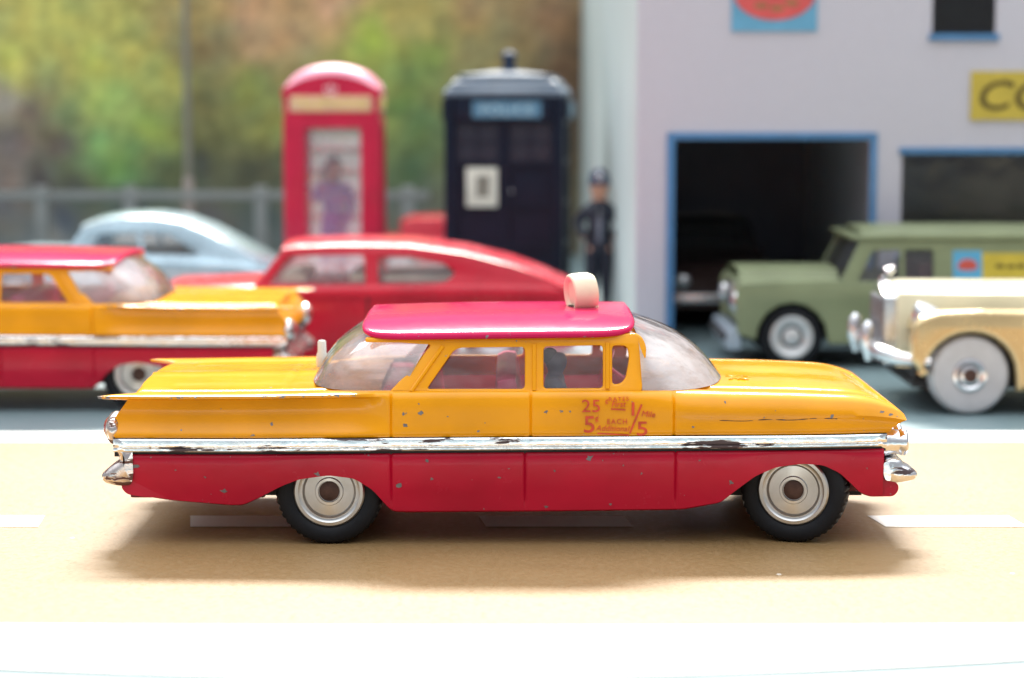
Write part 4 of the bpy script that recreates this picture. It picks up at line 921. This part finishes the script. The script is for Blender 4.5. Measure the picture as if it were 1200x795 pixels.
# ------------------------------------------------------------------ police box
M['boxnavy'] = paint('police_box_navy', (0.007, 0.012, 0.028), 0.4, 0.05, spec=.2)
def police_box():
    Y0 = 335.0; xa, xb = QX(525, 200, Y0), QX(668, 200, Y0); w = (xb - xa) * .985; cx_ = (xa + xb) / 2; hw = w / 2
    r = thing('police_box', 'dark navy police call box with stepped grey roof, lamp and white notice', 'police box', (cx_, Y0 + hw + 2, 0), R(-5))
    z = lambda py: QZ(600, py, Y0); zb0 = 3.0; z1 = z(108)
    b = MB(); b.box((0, 0, 1.5), (w + 3, w + 3, 3.0), .5); b.build('plinth', M['boxnavy'], r)
    b = MB(); b.box((0, 0, (zb0 + z1) / 2), (w - 3.4, w - 3.4, z1 - zb0)); core = b.build('inner_walls', M['boxnavy'], r, 0)
    for sx_ in (-1, 1):
        for sy in (-1, 1): b = MB(); b.box((sx_ * (hw - 1.2), sy * (hw - 1.2), (zb0 + z1) / 2), (2.6, 2.6, z1 - zb0), .5); b.build('corner_post', M['boxnavy'], r)
    zt = z(142); cols = [(-hw + 3.2, -1.2), (1.2, hw - 3.2)]; nrow = 4; step = (zt - zb0 - 2) / nrow
    for k in range(4):
        m = Matrix.Rotation(k * math.pi / 2, 4, 'Z'); T = lambda p: tuple(m @ Vector(p))
        holes = []
        for a, c in cols:
            for i in range(nrow): z0 = zb0 + 2 + i * step; holes.append([(a + .6, z0 + .5), (a + .6, z0 + step - .9), (c - .6, z0 + step - .9), (c - .6, z0 + .5)])
        v, f = plate([(-hw + 2.4, zb0), (-hw + 2.4, zt + .6), (hw - 2.4, zt + .6), (hw - 2.4, zb0)], holes, 1.0, .2)
        b = MB(); b.add([T((x, -hw + 1.1 + d, zz)) for x, zz, d in v], f); o = b.build('door' if k == 0 else 'panelled_side', M['boxnavy'], r, 35)
        for a, c in cols:                                            # window panes in the top row
            z0 = zb0 + 2 + (nrow - 1) * step; b = MB(); b.box(((a + c) / 2, -hw + 1.55, z0 + step / 2 - .2), (c - a - 1.2, .3, step - 1.5)); b.v = [T(p) for p in b.v]; pane = b.build('window_pane', plain('blue_grey_pane', (0.015, 0.022, 0.04) if k != 3 else (0.22, 0.36, 0.46), .25), o, 0)  # left-face panes coloured paler, as if lit; the others coloured dark
            b = MB(); b.box(((a + c) / 2, -hw + 1.3, z0 + step / 2 - .2), (.5, .3, step - 1.5)); b.box(((a + c) / 2, -hw + 1.3, z0 + step / 2 - .2), (c - a - 1.2, .3, .5)); b.v = [T(p) for p in b.v]; b.build('window_bar', M['boxnavy'], pane, 0)
        b = MB(); za, zc = z(138), z(119); b.box((0, -hw - .1, (za + zc) / 2), (w - 6, 2.0, zc - za + 1.5), .3); b.v = [T(p) for p in b.v]; sb = b.build('sign_box', M['boxnavy'], r)
        b = MB(); xl, xr = QX(560, 128, Y0) - cx_, QX(641, 128, Y0) - cx_; b.box(((xl + xr) / 2, -hw - 1.2, (za + zc) / 2), (xr - xl, .4, zc - za)); b.v = [T(p) for p in b.v]; sn = b.build('sign_panel', plain('sign_blue', (0.10, 0.24, 0.36), .4), sb, 0)
        tv, tf = textmesh('POLICE', 4.2, thick=.05, bold=.02, space=1.15); wid = max(p[0] for p in tv); b = MB(); b.add([T((p[0] - wid / 2 + (xl + xr) / 2, -hw - 1.46 - p[2], p[1] + (za + zc) / 2 - 1.5)) for p in tv], tf); b.build('lettering', plain('sign_letter_pale', (0.42, 0.60, 0.68), .5), sn, 0)
        if k == 0:
            na, nb = (QX(552, 197, Y0) - cx_, z(197)), (QX(589, 243, Y0) - cx_, z(243)); b = MB(); b.box(((na[0] + nb[0]) / 2, -hw + .35, (na[1] + nb[1]) / 2), (nb[0] - na[0], .5, na[1] - nb[1]), .15); nt_ = b.build('notice_plate', plain('notice_white', (0.74, 0.72, 0.62), .5), r)
            b = MB(); b.box(((na[0] + nb[0]) / 2 + .3, -hw + .07, (na[1] + nb[1]) / 2 + .2), (3.8, .1, 6.2)); b.build('notice_print', plain('notice_grey', (0.24, 0.22, 0.18), .6), nt_, 0)
            b = MB(); b.box((0, -hw + .4, (zb0 + zt) / 2), (.5, .5, zt - zb0)); b.build('door_strip', M['boxnavy'], o, 0)
            b = MB(); b.ellipsoid((2.2, -hw + .3, z(225)), (.5, .6, .5), 10, 8); b.build('door_knob', M['silver'], o)
    def tier(hw0, hw1, za, zc, nm):
        b = MB(); n = 24
        ring = lambda h, zz: [(x * h, y * h, zz) for x, y in round_poly([(-1, -1), (1, -1), (1, 1), (-1, 1)], .06, 3)]
        b.grid([ring(hw0, za), ring(hw0, lerp(za, zc, .45)), ring(hw1, zc)], closed=True); b.fan(ring(hw1, zc)); b.fan(ring(hw0, za)); return b.build(nm, plain('roof_navy_grey', (0.10, 0.14, 0.19), .45), r, 30)
    tier(hw + .3, hw - 1.2, z(113), z(101), 'roof_tier'); tier(hw - 1.6, hw - 3.2, z(101.5), z(92), 'roof_tier'); tier(hw - 3.6, 3.0, z(92.5), z(82), 'roof_cap')
    b = MB(); b.lathe([(2.3, 0), (2.3, 1.0), (1.9, 1.1), (1.9, 4.0), (2.4, 4.1), (2.3, 4.9), (1.4, 5.7), (.02, 6.0)], (0, 0, z(82)), 'z', 20); b.build('lamp', plain('lamp_blue_black', (0.03, 0.05, 0.09), .5, spec=.15), r, 35)
police_box()

# ------------------------------------------------------------------ garage building
def mat_wall(name, col, strength=0.5):
    m, n, l, p = newmat(name); co = n.new('ShaderNodeTexCoord').outputs['Object']
    mp = n.new('ShaderNodeMapping'); l.new(co, mp.inputs[0]); mp.inputs['Rotation'].default_value = (R(90), 0, 0)
    br = n.new('ShaderNodeTexBrick'); br.inputs['Scale'].default_value = 420; br.inputs['Mortar Size'].default_value = 0.06; l.new(mp.outputs[0], br.inputs['Vector'])
    br.inputs['Color1'].default_value = (*col, 1); br.inputs['Color2'].default_value = (*[c * .93 for c in col], 1); br.inputs['Mortar'].default_value = (*[c * .80 for c in col], 1)
    a = noise_(n, l, co, 25, 4)
    l.new(mixrgb(n, l, math_(n, l, 'MULTIPLY', ramp(n, l, a, .3, .7), .25), br.outputs['Color'], tuple(c * .85 for c in col)), p.inputs['Base Color'])
    p.inputs['Roughness'].default_value = .6; l.new(bump_(n, l, br.outputs['Fac'], strength, .0003), p.inputs['Normal']); return m
M['lilac'] = mat_wall('embossed_lilac_card', (0.66, 0.65, 0.74)); M['sidewall'] = plain('pale_teal_card', (0.50, 0.58, 0.58), .6, vary=.08, scale=20)
M['trimblue'] = plain('blue_trim', (0.07, 0.21, 0.42), .45); M['shopglass'] = clear_plastic('shop_window_clear', 0.005, refl=0.0, rough=0.2)
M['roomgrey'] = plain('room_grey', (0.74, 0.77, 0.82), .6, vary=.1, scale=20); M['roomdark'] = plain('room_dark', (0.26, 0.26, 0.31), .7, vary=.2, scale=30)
def garage():
    Y0 = 232.0; x0 = QX(746, 200, Y0); x1 = 215.0; H = 101.0; t = 2.0
    r = thing('garage_building', 'pale lilac card garage with blue framed openings and a yellow sign', 'building', ((x0 + x1) / 2, Y0, 0)); ox = (x0 + x1) / 2
    q = lambda px, py: (QX(px, py, Y0) - ox, QZ(px, py, Y0)); a0, a1 = x0 - ox, x1 - ox
    da, dt = q(791, 164); db, _ = q(1020, 164); wa, wt = q(1057, 181); wz = 22.0; wb = a1 - 25; ua, ub_ = q(1092, 40); ubx = q(1167, 40)[0]; uzt = ub_ + 16
    v, f = plate([(a0, 0), (a0, H), (a1, H), (a1, 0), (db, 0.02), (db, dt), (da, dt), (da, 0.02)], [[(wa, wz), (wa, wt), (wb, wt), (wb, wz)], [(ua, ub_), (ua, uzt), (ubx, uzt), (ubx, ub_)]], t)
    b = MB(); b.add([(x, t / 2 + d, z) for x, z, d in v], f); b.build('front_wall', M['lilac'], r, 0)
    # left flank runs back to the scenery, slightly splayed
    xb = QX(681, 200, 532) - ox; b = MB(); b.extrude([(a0, t + .05), (xb, 300), (xb + 2, 300), (a0 + 2.2, t + .05)], 'z', 0, H - .5); b.build('side_wall', M['sidewall'], r, 0)
    b = MB(); b.extrude([(a0 - .4, -.6), (a0 - .4, t), (xb, 301), (a1 + 1, 301), (a1 + 1, -.6)], 'z', H + .02, H + 2); b.build('flat_roof', M['sidewall'], r, 0)
    b = MB(); b.box((a1 - 1, 150, H / 2), (2, 296, H - 1)); b.build('side_wall', M['sidewall'], r, 0)
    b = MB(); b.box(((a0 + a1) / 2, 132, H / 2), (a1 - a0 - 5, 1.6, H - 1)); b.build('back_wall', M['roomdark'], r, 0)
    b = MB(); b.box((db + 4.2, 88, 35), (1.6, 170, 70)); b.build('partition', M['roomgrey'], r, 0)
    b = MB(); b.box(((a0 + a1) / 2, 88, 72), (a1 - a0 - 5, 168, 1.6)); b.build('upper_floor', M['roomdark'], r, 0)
    for nm, c, d in (('door_jamb', (da - 1.0, -.3, (dt + 1.7) / 2), (1.9, .7, dt + 1.7)), ('door_jamb', (db + .8, -.3, (dt + 1.7) / 2), (1.6, .7, dt + 1.7)), ('door_lintel', ((da + db) / 2 - .1, -.32, dt + .85), (db - da + 3.5, .8, 1.7)),
                     ('window_lintel', ((wa + wb) / 2, -.3, wt + .8), (wb - wa + 1.5, .7, 1.6)), ('window_sill', ((wa + wb) / 2, -.5, wz - .6), (wb - wa + 2, 1.2, 1.2)), ('window_sill', ((ua + ubx) / 2, -.4, ub_ - .8), (ubx - ua + 1.5, .9, 1.6))):
        b = MB(); b.box(c, d, .15); b.build(nm, M['trimblue'], r)
    b = MB(); b.box(((wa + wb) / 2, 1.2, (wz + wt) / 2), (wb - wa, .3, wt - wz)); b.build('shop_window_pane', M['shopglass'], r, 0)
    b = MB(); b.box(((ua + ubx) / 2, 1.2, (ub_ + uzt) / 2), (ubx - ua, .3, uzt - ub_)); b.build('upper_window_pane', M['shopglass'], r, 0)
    # poster: blue square with a red oval
    pa, pz = q(857, 37); pb, _ = q(957, 37); b = MB(); b.box(((pa + pb) / 2, -.25, pz + (pb - pa) / 2), (pb - pa, .5, pb - pa)); po = b.build('poster', plain('poster_blue', (0.13, 0.38, 0.58), .5), r, 0)
    b = MB(); b.lathe([(1, -.1), (1, .1)], (0, 0, 0), 'y', 40); cxp = (pa + pb) / 2; ez = q(0, 24)[1]; rx = (pb - pa) * .48; rz_ = rx * .66; b.v = [(cxp + x * rx, -.6 + y * .9, ez + rz_ + z * rz_) for x, y, z in b.v]; ov = b.build('poster_oval', plain('poster_red', (0.66, 0.10, 0.10), .5), po, 0)
    for sx_, sz in ((-3.2, 3.0), (.6, 2.4), (4.0, 3.6)): b = MB(); b.ellipsoid((cxp + sx_, -.7, ez + sz + .4), (1.8, .06, .7), 12, 6); b.build('poster_mark', plain('poster_brown', (0.30, 0.16, 0.06), .5), ov)
    # yellow sign with the letters the picture shows
    sa, sz1 = q(1138, 84); _, sz0 = q(1138, 141); b = MB(); b.box((sa + 22, -.3, (sz0 + sz1) / 2), (44, .6, sz1 - sz0)); so = b.build('name_sign', plain('sign_yellow', (0.56, 0.43, 0.06), .5), r, 0)
    tv, tf = textmesh('CO', (sz1 - sz0) * .86, shear=.22, thick=.06, bold=.12, sx=1.2, space=1.02); lx = q(1150, 0)[0]; b = MB(); b.add([(lx + p[0] - min(c[0] for c in tv), -.66 - p[2], sz0 + 2.5 + p[1]) for p in tv], tf); b.build('lettering', plain('sign_brown', (0.10, 0.07, 0.01), .5), so, 0)
garage()
def plain_car(name, label, cx_, Y0, H, L, mat, hub, zroof, rz=0.0):
    r = thing(name, label, 'toy car', (cx_, Y0 + (H if not rz else L / 2), 0), rz); h = L / 2
    top = [(-h, 12), (-h + 3, 16), (-h + 26, 18), (h - 24, 18.5), (h - 4, 17), (h, 13)]; p = [(-h, 6)]; wx = [-h + 18, h - 20]
    for w in wx:
        for a in np.linspace(-1, 1, 13): p.append((w + 7.8 * a, 4.5 + 8 * math.sqrt(max(0, 1 - a * a)) * .9))
    body_shell(r, mat, top, p + [(h, 6)], H, 1.4)
    cabin(r, mat, [(-h + 27, 17.5), (-h + 37, zroof), (h - 34, zroof), (h - 20, 17.5)], [[(-h + 33, 19), (-h + 39, zroof - 2), (-2, zroof - 2), (-2, 19)], [(1, 19), (1, zroof - 2), (h - 36, zroof - 2), (h - 27, 19)]], H - 1.2, H - 4, [(-h + 36, zroof), (-h + 44, zroof + .6), (0, zroof + .8), (h - 42, zroof + .5), (h - 33, zroof - .2)], .9, M['dullglass'])
    flat_screen(r, (-h + 27, 17.8), (-h + 37, zroof), H - 2, H - 4, M['dullglass'], 'windscreen', .2); flat_screen(r, (h - 20, 17.8), (h - 34, zroof), H - 2, H - 4, M['dullglass'], 'rear_window', .2)
    for w in wx:
        for sg in (1, -1): lathe_wheel(r, w, -sg * (H - 3), 6.8, 4.8, sg, M['tyre'], hub)
    for x_ in (-h - .4, h + .4): b = MB(); b.box((x_, 0, 8.5), (1.4, 2 * H - 4, 2.4), .5); b.build('bumper', M['silver'], r)
    for sg in (1, -1): b = MB(); b.lathe([(2, 0), (2.1, 1), (1.5, 1.6), (.02, 1.9)], (-h + .6, sg * (H - 5), 13), 'x', 20, -1); b.build('headlamp', M['silver'], r)
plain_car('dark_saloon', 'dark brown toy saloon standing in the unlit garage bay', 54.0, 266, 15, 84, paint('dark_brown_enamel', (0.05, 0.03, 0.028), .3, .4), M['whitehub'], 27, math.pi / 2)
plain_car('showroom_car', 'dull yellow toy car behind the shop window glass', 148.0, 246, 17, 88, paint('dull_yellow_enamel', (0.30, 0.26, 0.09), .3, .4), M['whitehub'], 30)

# ------------------------------------------------------------------ olive utility truck with company panel
def land_truck():
    Y0, H = 188.0, 18.0; cx_ = QX(1050, 380, Y0); r = thing('utility_truck', 'olive green boxy utility truck with blue and yellow side panel at garage', 'toy truck', (cx_, Y0 + H, 0))
    q = lambda px, py, dy=0: (QX(px, py, Y0 + dy) - cx_, QZ(px, py, Y0 + dy)); xr = q(1330, 300)[0]
    wc = [q(928, 404)[0], q(928, 404)[0] + 52]; wr_ = 7.0; zl = 5.5; belt = q(0, 333)[1]; roofz = q(0, 277, 2)[1]
    lowpts = [q(864,386), q(863,345), (*q(866,333), 1.5), (*q(905,330), 2.0), q(985,329), q(986,333), (xr, belt), (xr, zl), (wc[1] + 8.2, zl)]
    for a in np.linspace(0, math.pi, 9): lowpts.append((wc[1] + 8.0 * math.cos(a), zl + 1 + 8.2 * math.sin(a)))
    lowpts += [(wc[1] - 8.2, zl), (wc[0] + 8.2, zl)]
    for a in np.linspace(0, math.pi, 9): lowpts.append((wc[0] + 8.0 * math.cos(a), zl + 1 + 8.2 * math.sin(a)))
    lowpts += [(wc[0] - 8.3, zl + 1), (q(866,400)[0], zl + 2)]
    v, f = plate(round_poly(lowpts, .25, 3), [], 1.2, .3)
    for sg in (1, -1):
        b = MB(); b.add([(x, sg * (-H + .6 + d), z) for x, z, d in v], f); b.build('side_panel', M['green'], r, 35)
    b = MB(); xa, xb = q(866, 333)[0] + .6, q(987, 333)[0]; zt = q(0, 329)[1]
    b.grid([[(x, y, z) for y, z in ((-H + .4, zt - 1.2), (-H + 1.2, zt - .2), (-H + 6, zt + .1), (-H + 7, zt + 1.6), (-6, zt + 2.1), (0, zt + 2.2), (6, zt + 2.1), (H - 7, zt + 1.6), (H - 6, zt + .1), (H - 1.2, zt - .2), (H - .4, zt - 1.2))] for x in (xa, xa + 3, (xa + xb) / 2, xb)])
    b.build('bonnet', M['green'], r, 35)
    b = MB(); b.box((xa + .4, 0, (zl + 4 + zt) / 2), (1.6, 2 * H - 2.6, zt - zl - 4.4), .4); fr = b.build('front_panel', M['green'], r)
    b = MB(); b.box((xa - .6, 0, (zl + 5 + zt) / 2), (.6, 13, zt - zl - 8), .2); gr = b.build('grille', M['silver'], fr)
    for sg in (1, -1): b = MB(); b.lathe([(2.3, 0), (2.3, 1), (1.7, 1.5), (.02, 1.7)], (xa - .2, sg * (H - 5), zt - 5), 'x', 20, -1); b.build('headlamp', M['silver'], fr)
    b = MB(); bx, bz = q(874, 399); b.box((q(862, 398)[0] - 0.2, 0, bz), (3.0, 2 * H - 1, 4.6), .5); b.build('front_bumper', plain('blue_grey_metal', (.34, .40, .47), .4, .3), r)
    out = [q(984,334,.2), q(1009,281,1.6), q(1012,277,1.8), (xr - 1, roofz), (xr, belt - .05)]
    holes = [[q(1005,330,.4), q(1023,294,1.4), q(1055,293,1.4), q(1055,330,.4)], [q(1060,330,.4), q(1060,293,1.4), q(1094,293,1.4), q(1094,330,.4)]]
    cabin(r, M['green'], out, holes, H, H - 1.8, [(q(1014,280)[0], roofz - .3), (q(1018,280)[0], roofz + .2), (0, roofz + .4), (xr / 2, roofz + .4), (xr, roofz)], 1.6, M['dullglass'])
    b = MB(); b.box(((q(1010,0)[0] + xr) / 2, 0, roofz - .4), (xr - q(1010,0)[0] + 1.5, 2 * H - 2.2, .9), .3); b.build('roof_gutter', M['green'], r)
    flat_screen(r, q(985, 333, 1), q(1010, 281, 2), H - 1.5, H - 2.6, M['dullglass'], 'windscreen', .05)
    b = MB(); x, z = q(1078, 320, 8); b.box((x + 3, 0, z - 3), (8, 26, 12), 1.5); b.build('seat', plain('dark_red_seat', (0.10, .012, .03), .6), r)
    b = MB(); b.box((xr, 0, (zl + roofz) / 2), (1, 2 * H - 3, roofz - zl - 2)); b.build('rear_panel', M['green'], r, 0)
    pa, pb = q(1117, 294, .8), q(1150, 331, .8); tl = lambda z: -(H - 1.8 * (z - belt) / (roofz - belt)) - .12
    def panel(x0, z0, x1, z1, nm, mat, par, off=0.0):
        b = MB(); P = [(x0, z0), (x0, z1), (x1, z1), (x1, z0)]; b.add([(x, tl(z) - off, z) for x, z in P] + [(x, tl(z) - off + .2, z) for x, z in P], [(0, 1, 2, 3), (7, 6, 5, 4), (0, 4, 5, 1), (1, 5, 6, 2), (2, 6, 7, 3), (3, 7, 4, 0)]); return b.build(nm, mat, par, 0)
    pn = panel(pa[0], pb[1], pb[0], pa[1], 'blue_panel', plain('panel_blue', (0.09, 0.36, 0.58), .45), r)
    b = MB(); b.ellipsoid(((pa[0] + pb[0]) / 2, tl((pa[1] + pb[1]) / 2) - .05, (pa[1] + pb[1]) / 2), (2.2, .12, 1.7), 20, 10); b.build('red_oval', plain('panel_red', (0.58, .09, .07), .5), pn)
    py_ = panel(pb[0] + .05, q(0,331,.8)[1], q(1262,331,.8)[0], q(0,297,.8)[1], 'yellow_panel', plain('panel_yellow', (0.55, .42, .04), .45), r, .02)
    zc = (pa[1] + pb[1]) / 2
    for dx, l_ in ((4.0, 1.2), (6.4, 1.0), (8.6, 1.1), (10.8, .9), (13.4, 1.2)): b = MB(); b.ellipsoid((pb[0] + dx, tl(zc) - .04, zc), (l_, .08, .55), 12, 6); b.build('panel_mark', plain('panel_dark', (.12, .09, .01), .5), py_)
    for w in wc:
        for sg in (1, -1): lathe_wheel(r, w, -sg * (H - 2.6), wr_, 5, sg, M['tyre'], M['whitehub'], .68)
    b = MB(); b.box(((wc[0] + wc[1]) / 2, 0, zl + 1.2), (xr - xa - 4, 2 * H - 8, 1.2)); b.build('chassis', M['black'], r, 0)
    b = MB(); b.box((wc[0], 0, 14.5), (18, 2 * H - 3.5, .6)); b.build('wheel_well', M['black'], r, 0)
land_truck()

# ------------------------------------------------------------------ gold and ivory limousine
def limo():
    Y0, H = 117.0, 19.5; cx_ = QX(1138, 440, Y0) + 34; r = thing('limousine', 'champagne gold limousine with upright chrome grille and big pale wheels', 'toy car', (cx_, Y0 + H, 0))
    q = lambda px, py, dy=0: (QX(px, py, Y0 + dy) - cx_, QZ(px, py, Y0 + dy)); wx = [-34.0, 34.0]; xr = 56.0; zl = 4.5
    # lower wings with round arches
    fend = [q(1069,425), q(1068,400), (*q(1074,376), 2), (*q(1100,366), 3), q(1150,364), q(1260,366), (xr - 4, q(0,370)[1]), (xr, q(0,392)[1]), (xr, zl + 3), (wx[1] + 8.5, zl)]
    for a in np.linspace(0, math.pi, 13): fend.append((wx[1] + 8.4 * math.cos(a), zl + 2.6 + 8.2 * math.sin(a)))
    fend += [(wx[1] - 8.5, zl), (wx[0] + 8.7, zl)]
    for a in np.linspace(0, math.pi, 13): fend.append((wx[0] + 8.6 * math.cos(a), zl + 2.8 + 8.4 * math.sin(a)))
    fend += [(wx[0] - 8.8, zl + 3)]
    v, f = plate(round_poly(fend, .3, 3), [], 3.0, 1.0, 3)
    for sg in (1, -1): b = MB(); b.add([(x, sg * (-H + 1.5 + d), z) for x, z, d in v], f); b.build('wing', M['gold'], r, 40)
    # wing tops that bridge to the bonnet, then the tall bonnet
    zt = q(0, 366)[1]; x0 = q(1074, 380)[0]
    b = MB(); b.grid([[(x, y, z + dz) for y, dz in ((-H + .7, -1.1), (-H + 1.6, -.2), (-H + 3, .05), (-10, -.3), (10, -.3), (H - 3, .05), (H - 1.6, -.2), (H - .7, -1.1))] for x, z in ((x0, zt - 3.5), (x0 + 1, zt - 1.0), (x0 + 3, zt - .2), (x0 + 8, zt), (0, zt), (xr - 6, zt - .4), (xr - 1, zt - 3))]); b.build('wing_top', M['gold'], r, 40)
    zb1 = QZ(1100, 337, Y0 + 12); xb0 = QX(1046, 350, Y0 + 16) - cx_; xw = 2.0
    rows = [[(x, y * k, z) for y, z in ((-12.5, 8), (-12.5, zb1 - 3.2), (-11.6, zb1 - 1.0), (-9, zb1), (-3, zb1 + .7), (0, zb1 + 1.1), (3, zb1 + .7), (9, zb1), (11.6, zb1 - 1.0), (12.5, zb1 - 3.2), (12.5, 8))] for x, k in ((xb0, .72), (xb0 + 3, .76), (xb0 + 15, .88), (xw, 1.05))]
    b = MB(); b.grid(rows); b.fan(rows[0]); b.build('bonnet', M['ivory'], r, 35)
    body_top = [(xw - 1, zb1 - 1), (xw + 5, zb1), (xr - 14, zb1 - 1), (xr - 3, zb1 - 4), (xr, zt - 1)]
    body_shell(r, M['ivory'], body_top, [(xw - 1, zl), (xr, zl + 2)], H - 2.2, 1.0, 'passenger_body')
    zr = zb1 + 13
    cabin(r, M['ivory'], [(xw, zb1 - 1), (xw + 6, zr), (xr - 20, zr), (xr - 10, zb1 - 1.5)], [[(xw + 4, zb1 + .6), (xw + 8, zr - 2), (xw + 18, zr - 2), (xw + 18, zb1 + .6)], [(xw + 20, zb1 + .6), (xw + 20, zr - 2), (xr - 23, zr - 2), (xr - 17, zb1 + .6)]], H - 3, H - 5.5, [(xw + 5, zr - .2), (xw + 9, zr + .5), ((xw + xr - 14) / 2, zr + .9), (xr - 24, zr + .5), (xr - 18, zr - .8)], 1.0, M['dullglass'])
    flat_screen(r, (xw - .5, zb1), (xw + 6, zr), H - 4, H - 6, M['dullglass'], 'windscreen', .3); flat_screen(r, (xr - 9, zb1 - 1), (xr - 20, zr), H - 4, H - 6, M['dullglass'], 'rear_window', .3)
    # radiator grille, mascot, lamps, bumper with overriders
    gx = xb0 - 1.0; gz = zb1 - .2
    b = MB(); b.extrude(round_poly([(-7.6, 8), (-7.6, gz - 1.5), (0, gz + .9), (7.6, gz - 1.5), (7.6, 8)], .8), 'x', gx - 1.2, gx + 1.2); g_ = b.build('grille_shell', M['silver'], r, 35)
    for k in range(11): b = MB(); b.box((gx - 1.4, -6 + 1.2 * k, (gz + 8) / 2 - .5), (.5, .45, gz - 11), .1); b.build('grille_slat', plain('dark_steel', (.3, .31, .34), .3, .9), g_)
    b = MB(); b.tube([(gx - .3, 0, gz + .6), (gx - .5, 0, gz + 1.6), (gx + .5, 0, gz + 2.6), (gx + 1.8, 0, gz + 3.3)], [.8, .6, .9, .5], 10); b.build('mascot', M['silver'], g_, 60)
    for sg in (1, -1):
        hx, hz_ = q(1076, 372, 6); b = MB(); b.lathe([(.4, 5), (1.6, 3.6), (2.7, 1.2), (2.9, 0), (2.6, -.5), (1.6, -1.0), (.02, -1.3)], (hx, sg * -(H - 6), hz_ + .2), 'x', 24); b.build('headlamp', M['silver'], r, 40)
        ob, oz = q(1023, 400, 8); b = MB(); b.tube([(ob, -sg * 7.5, oz - 4.2), (ob - .5, -sg * 7.5, oz - 1), (ob - .4, -sg * 7.5, oz + 2.4), (ob, -sg * 7.5, oz + 3.4)], [.7, 1.3, 1.3, .6], 12); b.build('overrider', M['silver'], r, 50)
    bx, bz = q(1030, 410, 6); xe, ze = q(1092, 425, 0)
    P = [(xe, -H + .6, ze), (bx + 3, -H + 2.5, bz - 1.2), (bx + .8, -H + 6, bz - .6), (bx, -8, bz - .4), (bx - .3, 0, bz - .4), (bx, 8, bz - .4), (bx + .8, H - 6, bz - .6), (bx + 3, H - 2.5, bz - 1.2), (xe, H - .6, ze)]
    b = MB(); b.tube(P, [.9, 1.3, 1.5, 1.5, 1.5, 1.5, 1.5, 1.3, .9], 12); b.build('front_bumper', M['silver'], r, 50)
    b = MB(); b.box((xr + .8, 0, 9), (1.8, 2 * H - 4, 3), .7); b.build('rear_bumper', M['silver'], r)
    wm = plain('grey_white_wheel', (.50, .50, .52), .4, .2)
    for w in wx:
        for sg in (1, -1): o = lathe_wheel(r, w, -sg * (H - 3.2), 7.6, 5, sg, wm, M['silver'], .42); b = MB(); b.lathe([(1.3, -.5), (1.3, -3.0), (.02, -3.1)], (w, -sg * (H - 3.2), 7.6), 'y', 20, sg); b.build('axle_cap', M['axle'], o)
    b = MB(); b.box(((xr + xb0) / 2, 0, zl + 1), (xr - xb0 - 4, 2 * H - 8, 1.2)); b.build('chassis', M['black'], r, 0)
    for w in wx:
        b = MB(); b.box((w, 0, 11), (19, 2 * H - 12, 10)); b.build('wheel_well', M['black'], r, 0)
limo()
